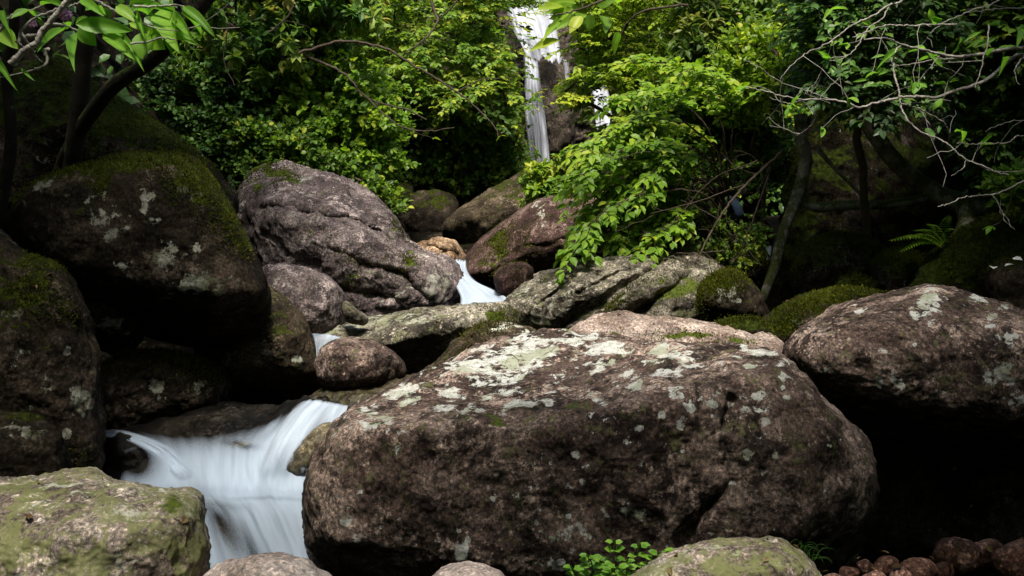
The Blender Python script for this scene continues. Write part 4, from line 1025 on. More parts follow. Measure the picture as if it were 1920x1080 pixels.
shrub('upper_tree', 'tree crown with yellowish sprays hanging before the top of the waterfall', 'tree', [(880, -90), (1000, -130), (990, -10), (985, 60), (950, 130), (990, 200), (960, 240), (920, 150), (890, 40)], 14.2, 15.8, 170, 'leaf_yellow', 'flat', 0.10, 0.26, 109, GL, tint=0.28, layers=1.0)
shrub('yellow_green_tree', 'yellow green tree crown right of the waterfall', 'tree', [(1060, -90), (1330, -90), (1340, 60), (1320, 190), (1220, 230), (1130, 230), (1080, 190), (1075, 110), (1090, 40), (1030, 10)], 9.6, 11.8, 560, 'leaf_yellow', 'flat', 0.095, 0.25, 110, GR, tint=0.6, layers=1.0, bias=(-0.25, -0.6, 0), r_root=0.06)
def arching_shrub(name, label, cat, root, lines, D, mat, size, seed, group, tint=0.5, bark='bark_brown', start=0.25, dens=1.0):
    """shoots that arch out of one foot, leaves held in level layers along them"""
    rng = np.random.default_rng(seed)
    e = empty(name, root); tag(e, label, cat, group)
    tb = Tubes(); lv = Leaves()
    for ln in lines:
        ln = np.array(ln, float)
        dd = D + rng.normal() * 0.35 + np.linspace(0.25, -0.2, len(ln))
        q = open_spline(np.vstack([[root], P(ln[:, 0], ln[:, 1], dd)]), 10)
        q[1:] += rng.normal(size=q[1:].shape) * 0.006
        tb.add(q, 0.010, 0.002, 5)
        tv = rng.normal() * 0.16
        for k in range(int(len(q) * start) + 8, len(q) - 1):
            if rng.random() > dens: continue
            d = unit(q[k + 1] - q[k])
            side = unit(np.cross(d, UPV))
            fr = k / len(q)
            for sg in (-1, 1):
                if rng.random() < 0.92:
                    dd_ = unit(d * rng.uniform(0.5, 1.1) + side * sg * rng.uniform(0.3, 1.0) + UPV * rng.uniform(-0.35, 0.25))
                    spray(lv, tb, q[k], dd_, rng, 'flat', rng.uniform(0.12, 0.30) * (1.15 - 0.5 * fr), size, tint + tv + rng.normal() * 0.08)
        spray(lv, tb, q[-1], unit(q[-1] - q[-3] - UPV * 0.02), rng, 'flat', 0.18, size, tint + tv)
    tb.build('branches', M[bark], e); lv.build('foliage', M[mat], e)
arching_shrub('broad_leaved_shrub', 'broad leaved vivid green shrub hanging over the reddish boulder', 'shrub', P(1360, 520, 8.3), [
    [(1350, 380), (1270, 320), (1180, 335), (1090, 400)], [(1350, 330), (1260, 270), (1170, 280), (1085, 330)], [(1350, 300), (1250, 220), (1170, 230), (1105, 270)],
    [(1340, 400), (1250, 370), (1160, 400), (1085, 460)], [(1330, 420), (1240, 400), (1180, 430), (1140, 500)], [(1350, 300), (1290, 200), (1220, 170), (1150, 190)],
    [(1360, 280), (1330, 190), (1270, 130), (1200, 110)], [(1370, 300), (1370, 210), (1340, 150), (1290, 130)], [(1340, 350), (1270, 300), (1200, 300), (1120, 345)],
    [(1350, 380), (1280, 350), (1220, 370), (1170, 410)], [(1360, 320), (1310, 250), (1240, 230), (1180, 245)], [(1370, 300), (1390, 240), (1380, 190), (1350, 170)], [(1345, 410), (1290, 400), (1250, 420), (1200, 470)],
    [(1340, 360), (1240, 330), (1150, 370), (1100, 440)], [(1330, 330), (1220, 260), (1130, 290), (1080, 360)], [(1340, 380), (1230, 360), (1130, 400), (1072, 470)], [(1340, 300), (1240, 240), (1150, 250), (1090, 300)], [(1335, 400), (1260, 380), (1190, 400), (1150, 450)], [(1350, 340), (1300, 290), (1260, 290), (1210, 340)]], 7.2, 'leaf_fresh', 0.077, 111, GR, tint=0.5)
shrub('evergreen_shrub', 'small glossy evergreen shrub on the mossy boulder below the waterfall', 'shrub', [(1000, 330), (1030, 300), (1080, 290), (1110, 320), (1100, 350), (1050, 370), (1010, 370)], 9.3, 9.8, 60, 'leaf_mid', 'whorl', 0.115, 0.14, 113, GR, tint=0.45, r_root=0.015)
shrub('olive_tree', 'tree with olive and reddish drooping leaf clusters at the top right of centre', 'tree', [(1280, -90), (1560, -90), (1540, 60), (1480, 150), (1400, 210), (1310, 190), (1290, 60)], 8.4, 10.2, 240, 'leaf_olive', 'whorl', 0.135, 0.16, 114, GR, tint=0.45, tvar=0.25, r_root=0.05)
shrub('budding_shrub', 'fresh green shrub with small buds in front of the olive tree', 'shrub', [(1380, 60), (1480, 20), (1560, 70), (1500, 140), (1450, 190), (1370, 200), (1340, 140)], 7.2, 8.2, 110, 'leaf_yellow', 'bush', 0.075, 0.17, 115, GR, tint=0.35, r_root=0.02)
shrub('dark_shrub', 'dark shrub in the middle of the right bank below the olive tree', 'shrub', [(1220, 190), (1420, 200), (1480, 270), (1440, 330), (1330, 330), (1230, 300)], 8.6, 10.2, 210, 'leaf_mid', 'bush', 0.085, 0.2, 116, GR, tint=0.22)
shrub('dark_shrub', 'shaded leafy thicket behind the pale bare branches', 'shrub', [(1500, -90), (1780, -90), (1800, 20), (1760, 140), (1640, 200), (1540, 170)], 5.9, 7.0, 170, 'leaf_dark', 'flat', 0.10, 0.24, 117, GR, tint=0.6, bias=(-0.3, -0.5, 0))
shrub('dark_shrub', 'mid green foliage at the top right corner behind the branches', 'shrub', [(1760, -90), (1990, -90), (1990, 90), (1900, 140), (1790, 90)], 6.4, 7.8, 190, 'leaf_mid', 'flat', 0.10, 0.24, 118, GR, tint=0.4, bias=(-0.3, -0.5, 0))
shrub('dark_shrub', 'dim leafy shrub on the shaded rock face at the right edge', 'shrub', [(1790, 150), (1980, 140), (1980, 330), (1900, 340), (1820, 260)], 6.9, 7.7, 110, 'leaf_dark', 'flat', 0.09, 0.22, 119, GR, tint=0.6)
shrub('fresh_shrub', 'fresh green sprig at the right edge above the mossy slab', 'shrub', [(1870, 330), (1960, 310), (1970, 390), (1900, 385)], 5.7, 6.1, 26, 'leaf_fresh', 'bush', 0.07, 0.15, 120, GR, tint=0.25, r_root=0.01)
shrub('twiggy_shrub', 'tangle of bare brown twigs with few leaves above the dark hollow', 'shrub', [(1230, 330), (1340, 320), (1450, 300), (1440, 420), (1380, 520), (1290, 560), (1240, 480)], 7.0, 8.0, 90, 'leaf_mid', 'bush', 0.05, 0.12, 121, GR, tint=0.3, r_root=0.025, root=P(1370, 570, 7.7))

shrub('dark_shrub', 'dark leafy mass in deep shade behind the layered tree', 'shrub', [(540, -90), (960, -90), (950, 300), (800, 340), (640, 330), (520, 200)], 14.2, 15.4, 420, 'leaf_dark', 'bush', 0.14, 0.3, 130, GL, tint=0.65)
shrub('dark_shrub', 'green leafy mass behind the yellow green tree', 'shrub', [(1100, -90), (1620, -90), (1600, 200), (1460, 300), (1280, 330), (1170, 300), (1150, 150)], 12.4, 13.8, 460, 'leaf_mid', 'bush', 0.13, 0.3, 131, GR, tint=0.4)
shrub('dark_shrub', 'dark undergrowth behind the right hand cascade', 'shrub', [(1260, 260), (1480, 240), (1530, 330), (1520, 520), (1440, 450), (1300, 400)], 12.0, 12.8, 240, 'leaf_dark', 'bush', 0.12, 0.25, 132, GR, tint=0.5)

def bank_cover():
    """leafy ground cover over the slopes, where single plants cannot be told apart"""
    rng = np.random.default_rng(9)
    lv = Leaves()
    n = 26000
    x = np.r_[rng.uniform(-9, 0.5, n // 2), rng.uniform(2.2, 10, n // 2)]
    y = rng.uniform(6.5, 22, n)
    l = np.interp(y, *LBANK); r = np.interp(y, *RBANK)
    ok = ((x < l + 0.1) | (x > r - 0.1) | (y > 18.4))
    x, y = x[ok], y[ok]
    z = ground_z(x, y)
    for a, b, c in zip(x, y, z):
        h = abs(rng.normal()) * 0.28
        d = unit(rng.normal(size=3) + np.array([0, -0.4, 0.2]))
        lv.add(np.array([a, b - h * 0.5, c + h]), d, unit(UPV + np.array([0, -0.4, 0]) + rng.normal(size=3) * 0.5), rng.uniform(0.1, 0.22), rng.uniform(0.6, 1.0), 0.35 + rng.normal() * 0.2)
    o = lv.build('ground_cover', M['leaf_dark'], kind='stuff')
    tag(o, 'dark leafy undergrowth covering the slopes of the gorge', 'undergrowth')
bank_cover()

# trees with visible trunks; their unseen crowns are shaped to shade banks and boulders
def canopy(name, label, trunk_paths, radii, shade_boxes, n, seed, group, bark, mat='leaf_mid', size=0.2, tint=0.3, holes=()):
    rng = np.random.default_rng(seed)
    base = trunk_paths[0][0]
    e = empty(name, base); tag(e, label, 'tree', group)
    tb = Tubes(); lv = Leaves(); tk = Tubes()
    tg = []
    for (x0, x1), (y0, y1), (z0, z1), m in shade_boxes:
        tg.append(np.stack([rng.uniform(x0, x1, m), rng.uniform(y0, y1, m), rng.uniform(z0, z1, m)], 1))
    tg = rng.permutation(np.vstack(tg)); n = len(tg)
    for p, r in zip(trunk_paths, radii):
        q = open_spline(np.array(p), 8)
        q = q + np.stack([fbm(q * 2.1 + k * 9.7, 3, seed + k) for k in range(3)], 1) * r * 0.5
        tk.add(q, np.linspace(r, r * 0.65, len(q)) * (1 + 0.14 * fbm(q * 4, 3, seed + 9)), None, 12)
    top = np.array(trunk_paths[0][-1])
    grow(tb, [top - np.array([0, 0, 0.3]), top], radii[0] * 0.65, tg[:200], rng, 0.008)
    for k in range(n):
        for j in range(3):
            spray(lv, tb, tg[k], unit(rng.normal(size=3) * np.array([1, 1, .3])), rng, 'flat', 0.55, size, tint + rng.normal() * 0.15)
    tk.build('trunk', M[bark], e); tb.build('branches', M[bark], e); lv.build('crown', M[mat], e)
    return e
a = lambda *s: [P(x, y, D) for x, y, D in s]
canopy('leaning_tree', 'dark mossy tree with an upright and a leaning trunk on the upper left boulder',
       [a((135, 420, 6.6), (138, 290, 6.3), (150, 170, 6.1), (162, 70, 6.0), (175, -60, 5.9), (200, -300, 5.7)), a((110, 330, 6.5), (150, 240, 6.2), (210, 165, 5.9), (290, 105, 5.7), (350, 45, 5.5), (400, -20, 5.4), (470, -160, 5.3))],
       [0.062, 0.05], [((-8.5, -2.4), (6.5, 8.6), (3.8, 5.6), 130), ((-8.5, -1.7), (1.0, 6.6), (3.6, 5.6), 340), ((-7, 0.3), (-6.5, 0.3), (3.2, 5.2), 300)], 0, 201, 'trees that overhang the stream', 'bark_dark')  # crown reaching back past the camera is added to darken boulder fronts
canopy('slim_tree', 'slim dark trunk rising along the left edge',
       [a((-10, 460, 5.6), (10, 360, 5.5), (20, 240, 5.4), (14, 120, 5.3), (30, 20, 5.2), (20, -150, 5.1))], [0.036], [((-8.0, -2.4), (0.0, 5.0), (3.0, 4.4), 120)], 0, 202, 'trees that overhang the stream', 'bark_dark')
canopy('twisted_tree', 'twisted tree with pale and mossy trunks rooted on the right buttress',
       [a((1890, 390, 7.2), (1800, 385, 7.2), (1750, 362, 7.3), (1700, 320, 7.3), (1660, 272, 7.3), (1625, 228, 7.3), (1600, 150, 7.2), (1590, 20, 7.0), (1620, -200, 6.6)),
        a((1500, 215, 7.5), (1503, 260, 7.5), (1514, 300, 7.5), (1506, 340, 7.5), (1508, 372, 7.5), (1535, 388, 7.4), (1600, 385, 7.3), (1680, 382, 7.3), (1750, 368, 7.3)),
        a((1800, 380, 7.2), (1810, 420, 7.1), (1780, 470, 7.0), (1740, 520, 6.9)),
        a((1530, 275, 7.4), (1560, 310, 7.4), (1590, 340, 7.4), (1625, 375, 7.4)),
        a((1514, 300, 7.4), (1500, 350, 7.4), (1475, 420, 7.3), (1455, 490, 7.2), (1430, 560, 7.1))],
       [0.075, 0.05, 0.07, 0.018, 0.05], [((2.5, 8.5), (1.5, 6.4), (3.4, 5.6), 300), ((1.6, 3.6), (0.9, 2.5), (3.5, 5.6), 70), ((0.3, 7), (-6.5, 0.3), (3.2, 5.2), 280), ((-0.7, 2.4), (1.3, 2.1), (3.4, 3.8), 24)], 0, 203, 'trees that overhang the stream', 'bark_mossy')  # unseen crown pieces and a thin leaf layer added to shade boulders below

def traced_tree(name, label, lines, mat, seed, D, leaves=(), leafmat='leaf_near', twigs=2.2, rscale=1.0, wander=0.25, tw_leaf=0.0):
    """branches followed in the photograph, each with its own depth"""
    rng = np.random.default_rng(seed)
    tb = Tubes(); lv = Leaves(); lv.fine = True
    first = None
    for line, r0, r1 in lines:
        line = np.array(line, float)
        d0 = D + rng.normal() * wander
        dd = d0 + np.linspace(0, rng.normal() * wander, len(line))
        q = open_spline(P(line[:, 0], line[:, 1], dd), 7)
        q[1:] = q[1:] + rng.normal(size=q[1:].shape) * 0.0004 * D
        if first is None: first = q[0]
        tb.add(q, r0 * rscale, r1 * rscale, 7)
        Lm = np.linalg.norm(np.diff(q, axis=0), axis=1).sum()
        for k in range(rng.poisson(Lm * twigs)):
            i = rng.integers(1, len(q) - 1)
            t = unit(q[i + 1] - q[i - 1])
            d = unit(t * rng.uniform(0.3, 1.0) + rng.normal(size=3) * np.array([0.6, 0.4, 0.6]))
            L = rng.uniform(0.08, 0.38)
            pts = [q[i]]
            for s in range(5):
                d = unit(d + rng.normal(size=3) * 0.22)
                pts.append(pts[-1] + d * L / 5)
            tb.add(np.array(pts), max(0.0018, r1 * rscale * 0.6), 0.0010, 4)
            if rng.random() < 0.5:
                d2 = unit(d + rng.normal(size=3) * 0.6)
                tb.add(np.array([pts[3], pts[3] + d2 * L * 0.25, pts[3] + unit(d2 + rng.normal(size=3) * 0.3) * L * 0.5]), 0.0014, 0.0008, 4)
            if rng.random() < tw_leaf:
                for s in range(rng.integers(2, 5)):
                    lv.add(pts[-1], unit(d + rng.normal(size=3) * 0.7), unit(UPV + rng.normal(size=3) * 0.4), rng.uniform(0.04, 0.08), 0.7, rng.uniform(0.2, 0.9))
    e = empty(name, first); tag(e, label, 'tree', 'trees that overhang the stream')
    tb.build('branches', M[mat], e)
    for bx, by, tx, ty, w, t in leaves:
        b = P(bx, by, D + rng.normal() * 0.12); c = P(tx, ty, D + rng.normal() * 0.1 - 0.05)
        L = np.linalg.norm(c - b)
        ww = w * D / F / L
        nn = unit(UPV * 0.5 - FWD * rng.uniform(0.8, 1.2) + rng.normal(size=3) * 0.25)
        lv.add(b, c - b, nn, L * 1.08, ww * 1.55, t)
    if lv.p: lv.build('foliage', M[leafmat], e)
    return e

z3 = lambda *s: [(1420 + x / 2.572, y / 2.572) for x, y in s]
traced_tree('bare_branched_tree', 'pale bare branches reaching in from the right edge', [
    (z3((1420, 215), (1286, 228), (1160, 245), (1010, 272), (930, 270), (820, 245), (700, 215), (620, 185), (510, 190)), 0.017, 0.005),
    (z3((1420, 245), (1286, 265), (1220, 285), (1160, 340), (1100, 385), (1000, 425), (920, 450), (860, 472), (780, 465), (690, 470), (620, 485), (560, 500), (490, 518), (430, 495), (350, 480), (220, 480), (130, 465), (30, 440), (-60, 420)), 0.017, 0.004),
    (z3((695, 215), (665, 250), (655, 320), (665, 380), (680, 430), (690, 500), (710, 555), (760, 615), (830, 655), (870, 665), (930, 705), (1010, 770), (1090, 800), (1150, 830), (1210, 840)), 0.0085, 0.004),
    (z3((690, 500), (770, 520), (830, 550), (900, 590)), 0.006, 0.003),
    (z3((760, -80), (700, 0), (640, 25), (560, 75), (480, 110), (420, 150), (330, 215), (250, 250), (180, 300), (110, 380)), 0.010, 0.003),
    (z3((640, 20), (600, 90), (530, 140), (490, 210), (440, 265), (350, 280)), 0.006, 0.003),
    (z3((1400, 30), (1286, 40), (1200, 40), (1100, 50), (1010, 60)), 0.006, 0.003),
    (z3((1240, -40), (1140, 15), (1000, 65), (900, 110), (830, 160)), 0.005, 0.0025),
    (z3((960, 118), (800, 120), (690, 125), (620, 120), (540, 150), (460, 180)), 0.008, 0.003),
    (z3((980, 280), (850, 290), (750, 310), (640, 315)), 0.008, 0.003),
    (z3((1400, 570), (1286, 580), (1200, 590), (1100, 630)), 0.004, 0.002),
    (z3((1400, 650), (1286, 655), (1250, 655), (1200, 690), (1110, 690), (1040, 695), (960, 690)), 0.005, 0.002),
    (z3((1420, 820), (1286, 870), (1180, 925), (1070, 945), (1000, 950), (930, 980), (870, 1000)), 0.008, 0.003),
    (z3((830, 310), (900, 325), (1000, 370)), 0.004, 0.002),
    (z3((900, 590), (930, 650), (915, 705)), 0.004, 0.002), (z3((780, 525), (830, 600)), 0.004, 0.002), (z3((1010, 770), (985, 815), (935, 850)), 0.004, 0.002),
    (z3((1115, 120), (1110, 200), (1080, 330), (1050, 420)), 0.006, 0.003),
    (z3((350, 480), (250, 440), (120, 400), (20, 330), (-60, 290)), 0.004, 0.002), (z3((220, 480), (150, 500), (60, 470)), 0.003, 0.002), (z3((130, 465), (80, 540), (20, 600)), 0.003, 0.0015),
    (z3((1420, 330), (1286, 320), (1240, 300)), 0.005, 0.003), (z3((1286, 270), (1240, 340), (1260, 410)), 0.005, 0.002), (z3((220, 490), (280, 560), (240, 620), (180, 660)), 0.003, 0.0015), (z3((300, 475), (330, 440), (400, 370)), 0.003, 0.0015)],
    'bark_pale', 301, 5.0, twigs=3.6, tw_leaf=0.45, rscale=0.64,
    leaves=[(1690, 92, 1655, 108, 8, .5), (1660, 104, 1636, 106, 6, .6), (1660, 128, 1640, 136, 7, .5), (1645, 136, 1624, 138, 5, .5), (1672, 130, 1648, 138, 6, .5), (1630, 150, 1600, 151, 5, .5), (1775, 160, 1755, 150, 4, .6), (1780, 155, 1800, 145, 5, .7), (1850, 50, 1890, 40, 8, .5), (1840, 60, 1812, 72, 6, .5), (1850, 75, 1812, 84, 9, .5), (1868, 70, 1832, 86, 8, .4), (1862, 90, 1850, 100, 14, .5), (1870, 92, 1902, 82, 9, .6), (1800, 70, 1795, 100, 12, .4), (1910, 60, 1930, 45, 14, .4), (1905, 52, 1918, 66, 12, .5), (1880, 108, 1886, 116, 8, .5), (1555, 20, 1585, 8, 9, .7), (1560, 18, 1548, 26, 8, .7), (1800, 245, 1812, 255, 6, .7), (1790, 248, 1804, 240, 6, .7)])
traced_tree('twiggy_branch', 'long thin dead branch slanting over the dark hollow', [
    ([(1465, 286), (1430, 318), (1400, 345), (1368, 380), (1345, 415), (1325, 450), (1308, 488)], 0.011, 0.004), ([(1440, 330), (1390, 470), (1375, 500)], 0.004, 0.002), ([(1330, 440), (1270, 560), (1240, 610)], 0.004, 0.002), ([(1400, 345), (1300, 380), (1220, 400)], 0.004, 0.002), ([(1380, 300), (1300, 290), (1210, 285), (1150, 300)], 0.004, 0.002), ([(1360, 470), (1290, 475), (1220, 470)], 0.004, 0.002), ([(1350, 380), (1330, 480), (1350, 560)], 0.003, 0.002), ([(1300, 330), (1280, 420), (1300, 520)], 0.003, 0.002), ([(1420, 300), (1330, 340), (1260, 420), (1200, 440)], 0.003, 0.002)],
    'bark_brown', 302, 6.6, twigs=5)
traced_tree('slender_tree', 'slender tree with thin pale brown branches running through the left bank foliage', [
    ([(380, 20), (430, 45), (480, 72), (560, 100), (640, 135), (690, 185), (760, 205), (800, 225)], 0.018, 0.006),
    ([(560, 100), (640, 78), (720, 90), (780, 125), (830, 155), (880, 190), (925, 235), (936, 262)], 0.014, 0.005),
    ([(790, -60), (815, 20), (820, 40), (800, 70), (760, 100)], 0.016, 0.006), ([(900, -50), (850, 10), (820, 40)], 0.010, 0.006), ([(505, 60), (540, 30), (560, -20)], 0.010, 0.005),
    ([(690, 185), (740, 230), (790, 245), (850, 240)], 0.007, 0.004), ([(430, 45), (420, 110), (440, 160)], 0.006, 0.003), ([(860, 170), (900, 150), (960, 145)], 0.006, 0.003)], 'bark_brown', 305, 8.9, twigs=2.5, wander=0.15, tw_leaf=0.5, leafmat='leaf_mid')
z2 = lambda *s: [(x / 3.6, y / 3.6) for x, y in s]
traced_tree('broad_leaved_tree', 'pale branch with broad bright green leaves at the top left corner', [
    (z2((70, 430), (130, 370), (200, 320), (250, 290), (280, 220), (330, 160), (380, 90), (440, 20), (480, -60)), 0.012, 0.009),
    (z2((130, 280), (140, 210), (220, 130), (330, 80), (440, 50), (540, 20), (640, -30)), 0.005, 0.003), (z2((-40, 240), (0, 200), (50, 130), (120, 85), (230, 65), (330, 0)), 0.006, 0.004),
    (z2((140, 215), (200, 310), (240, 380), (290, 430)), 0.006, 0.004), (z2((330, 335), (300, 345), (320, 410), (290, 450), (230, 465)), 0.007, 0.004), (z2((180, 245), (250, 235), (280, 220)), 0.007, 0.005),
    (z2((350, 160), (450, 175), (520, 205), (640, 225), (720, 215)), 0.005, 0.003), (z2((600, -20), (700, 30), (800, 90), (900, 140), (1000, 170)), 0.006, 0.003), (z2((900, 40), (1040, 45), (1180, 35), (1260, 50)), 0.005, 0.003), (z2((880, 295), (1000, 280), (1100, 255), (1190, 270)), 0.004, 0.002),
    (z2((110, 275), (160, 320), (240, 350)), 0.006, 0.003)],
    'bark_pale', 303, 2.9, twigs=1.2, rscale=0.8, wander=0.08,
    leaves=[(130, 52, 74, 72, 12, .45), (151, 60, 124, 98, 16, .35), (148, 50, 176, 83, 24, .5), (142, 46, 239, 51, 24, .45), (196, 62, 231, 88, 20, .6), (243, 43, 281, 56, 14, .7), (280, 57, 292, 84, 36, .95), (308, 68, 364, 76, 9, .8), (318, 10, 303, 54, 40, .75), (342, 12, 396, 52, 15, .5), (339, 24, 388, 56, 14, .4), (266, 60, 263, 103, 27, .6), (308, 73, 327, 100, 14, .5), (242, 14, 300, 3, 16, .4), (217, 12, 252, 33, 18, .5), (55, 18, 22, 28, 13, .5), (2, 60, 22, 78, 26, .2), (150, -2, 184, 17, 14, .45), (132, 50, 120, 36, 10, .4), (326, 50, 350, 68, 12, .5), (231, 76, 257, 98, 9, .5), (195, 60, 215, 45, 18, .2), (178, 40, 190, 60, 9, .3), (142, 46, 155, 28, 10, .3), (60, 20, 66, 26, 8, .5), (255, 30, 262, 40, 9, .5), (300, 55, 285, 66, 16, .4), (330, 35, 342, 48, 16, .6), (80, 10, 100, -8, 16, .3), (8, 20, 2, 34, 12, .3), (250, 20, 283, 12, 12, .3), (0, 118, 8, 136, 10, .3), (40, 128, 58, 146, 5, .3), (160, 20, 196, 8, 12, .35), (300, 8, 270, 22, 14, .4)])
traced_tree('overhanging_branch', 'leafy branch hanging from the top edge right of the waterfall', [
    ([(1230, -60), (1180, -20), (1130, 0), (1080, 20), (1040, 30)], 0.010, 0.004), ([(1290, 10), (1210, 20), (1175, 45), (1160, 80)], 0.008, 0.004), ([(1120, 5), (1090, 40), (1060, 50)], 0.004, 0.002)],
    'bark_brown', 304, 6.0, twigs=2, leafmat='leaf_fresh',
    leaves=[(1080, 5, 1030, 2, 20, .6), (1090, 15, 1022, 18, 18, .6), (1080, 22, 1030, 30, 22, .65), (1100, 28, 1050, 44, 18, .4), (1095, 30, 1112, 52, 22, .2), (1090, 30, 1070, 55, 18, .3), (1130, 30, 1140, 50, 20, .2), (1120, 10, 1150, -5, 20, .3), (1060, 40, 1020, 60, 16, .7), (1050, 75, 1000, 86, 14, .9), (1140, 0, 1170, 14, 18, .4), (1100, 0, 1070, -14, 18, .5), (1060, 15, 1012, 10, 16, .8), (1065, 30, 1035, 48, 14, .5), (1155, 10, 1172, -10, 16, .7), (1160, 60, 1152, 90, 12, .1)])

# ---------------------------------------------------------------- small plants and litter
def small_plant(name, label, cat, stems, mat, seed, D, size, w=0.9, group=None):
    rng = np.random.default_rng(seed)
    tb = Tubes(); lv = Leaves(); first = None
    for line in stems:
        line = np.array(line, float)
        q = open_spline(P(line[:, 0], line[:, 1], D + np.linspace(0, -0.06, len(line)) + rng.normal() * 0.05), 5)
        if first is None: first = q[0]
        tb.add(q, 0.0028, 0.0014, 5)
        for i in range(3, len(q), 2):
            for sg in (-1, 1):
                d = unit(RIGHT * sg * rng.uniform(0.5, 1) + UP * rng.uniform(0.0, 0.5) - FWD * rng.uniform(-0.1, 0.5))
                s = size * rng.uniform(0.7, 1.15)
                p = q[i] + d * s * 0.25
                for an in (-0.75, 0, 0.75):     # three lobes
                    side = unit(np.cross(d, UPV))
                    lv.add(p, unit(d * math.cos(an) + side * math.sin(an) + UPV * rng.uniform(-.25, .05)), unit(UPV - FWD * 0.6 + rng.normal(size=3) * 0.3), s * (1 if an == 0 else 0.75), w, rng.uniform(0.1, 1))
    e = empty(name, first); tag(e, label, cat, group)
    tb.build('stem', M['leaf_fresh'], e); lv.build('foliage', M[mat], e)
    return e
small_plant('herb_plant', 'low bright green herb with lobed leaves at the foot of the huge boulder', 'plant',
            [[(1090, 1110), (1080, 1080), (1070, 1060)], [(1110, 1110), (1110, 1060), (1100, 1040)], [(1150, 1110), (1150, 1050), (1152, 1010)], [(1180, 1110), (1190, 1060), (1200, 1015)], [(1210, 1100), (1220, 1060), (1240, 1035)], [(1130, 1110), (1125, 1080), (1130, 1050)], [(1165, 1110), (1175, 1080), (1175, 1045)], [(1225, 1090), (1250, 1060), (1272, 1030)], [(1100, 1110), (1140, 1080), (1160, 1060)]], 'leaf_near', 401, 2.75, 0.026)
def blades(name, label, lines, mat, D, w, seed):
    rng = np.random.default_rng(seed)
    tb = Tubes()
    for l in lines:
        l = np.array(l, float)
        q = open_spline(P(l[:, 0], l[:, 1], D + np.linspace(0, rng.uniform(-0.12, 0.06), len(l))), 6)
        tb.add(q, w, w * 0.15, 3)
    o = tb.build(name, M[mat]); at = o.data.attributes.new('tint', 'FLOAT', 'POINT')
    at.data.foreach_set('value', rng.uniform(0.2, 1, len(o.data.vertices)).astype(np.float32))
    return tag(o, label, 'grass')
rgb = np.random.default_rng(3)
gl = []
for k in range(26):
    tx = rgb.uniform(-30, 62); hh = rgb.uniform(15, 50)
    bx = 1505 + rgb.normal() * 8; by = 1068 + rgb.normal() * 4
    gl.append([(bx, by), (bx + tx * 0.35, by - hh), (bx + tx * 0.8, by - hh * 1.05), (bx + tx, by - hh * 0.8 + abs(tx) * 0.1)])
blades('grass_tuft', 'tuft of thin arching grass beside the flat algae stone', gl, 'grass', 2.95, 0.0022, 1)
def fern(label, base, tips, D, seed):
    rng = np.random.default_rng(seed)
    tb = Tubes(); lv = Leaves(); b = P(*base, D)
    for tx, ty in tips:
        t = P(tx, ty, D - 0.1); m = (b + t) / 2 + UPV * 0.05
        q = open_spline(np.array([b, m, t]), 9); tb.add(q, 0.002, 0.0008, 4)
        L = np.linalg.norm(t - b)
        for i in range(2, len(q)):
            fr = i / len(q); d = unit(q[i] - q[i - 1]); sd = unit(np.cross(d, UPV))
            for sg in (-1, 1):
                lv.add(q[i], unit(sd * sg + d * 0.5 - UPV * 0.15), UPV, L * 0.32 * (1 - fr * 0.85), 0.4, rng.uniform(.2, .7))
    e = empty('fern', b); tag(e, label, 'fern')
    tb.build('stalk', M['leaf_fresh'], e); lv.build('foliage', M['leaf_fresh'], e)
fern('small green fern on the shaded bank beside the mossy slab', (1765, 462), [(1672, 450), (1690, 470), (1715, 432), (1740, 420), (1790, 430), (1700, 445), (1780, 405)], 6.35, 4)

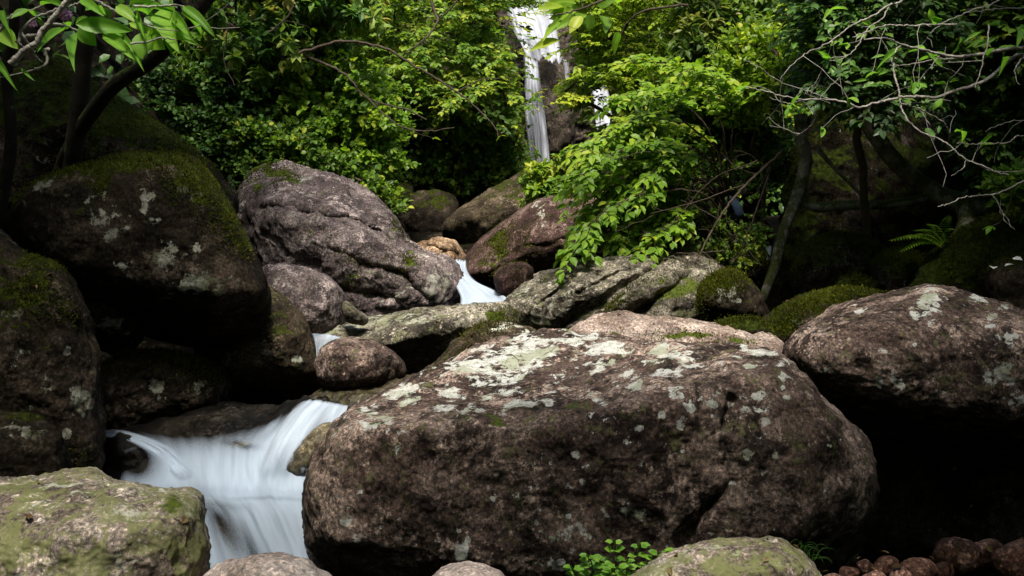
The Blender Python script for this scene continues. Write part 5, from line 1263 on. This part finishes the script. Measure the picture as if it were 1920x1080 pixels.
def leaf_litter():
    rng = np.random.default_rng(77)
    lv = Leaves()
    for V, Nn in tops:
        ok = np.where((Nn[:, 2] > 0.55) & (Nn @ -FWD > -0.2))[0]
        if len(ok) < 20: continue
        for i in rng.choice(ok, min(6, max(1, len(ok) // 900))):
            p = V[i] + Nn[i] * 0.008
            lv.add(p, unit(np.cross(Nn[i], rng.normal(size=3))), unit(Nn[i] + rng.normal(size=3) * 0.25), rng.uniform(0.015, 0.035), rng.uniform(0.4, 0.8), rng.uniform(0, 1))
    x = rng.uniform(-3, 3.5, 900); y = rng.uniform(2.5, 11, 900); z = ground_z(x, y)
    for a, b, c in zip(x, y, z):
        lv.add(np.array([a, b, c + 0.01]), unit(np.array([rng.normal(), rng.normal(), 0.1])), unit(UPV + rng.normal(size=3) * 0.3), rng.uniform(0.03, 0.07), 0.8, rng.uniform(0, 1))
    o = lv.build('leaf_litter', M['litter'], kind='stuff')
    tag(o, 'dead brown leaves scattered over the rocks and the ground', 'leaf litter')
leaf_litter()

def litter(label, spots, D, mat, seed, name='fallen_petal', cat='petal', group=None, size=0.05):
    rng = np.random.default_rng(seed)
    for i, (x, y, lab) in enumerate(spots):
        lv = Leaves(); p = P(x, y, D)
        lv.add(p, unit(RIGHT * rng.normal() + np.array([0, rng.normal(), 0.05])), unit(UPV - FWD * 0.7 + rng.normal(size=3) * 0.2), size * rng.uniform(0.8, 1.2), 0.9, 0.5)
        o = lv.build(name, M[mat]); tag(o, lab, cat, group)
litter('', [(1898, 484, 'upper white petal lying on the dark rock at the right edge'), (1902, 496, 'lower white petal lying on the dark rock at the right edge'), (1862, 500, 'lone pale petal on the left of the petal strewn rock')], 5.36, 'petal', 3, group='fallen petals at the right edge', size=0.055)
def blossom(label, x, y, D, r, seed):
    rng = np.random.default_rng(seed); lv = Leaves(); c = P(x, y, D)
    for k in range(26):
        d = unit(rng.normal(size=3)); lv.add(c + d * r * 0.3, d, unit(rng.normal(size=3)), r, 1.0, .5)
    o = lv.build('blossom', M['pink_petal']); tag(o, label, 'blossom', 'pink blossoms behind the broad leaves')
blossom('pink blossom cluster at the top left corner, the largest', 121, 26, 5.2, 0.035, 1)
blossom('small pink blossom left of the largest cluster', 62, 44, 5.2, 0.02, 2)
blossom('small pink blossom right of the largest cluster behind the leaves', 221, 50, 5.2, 0.022, 3)
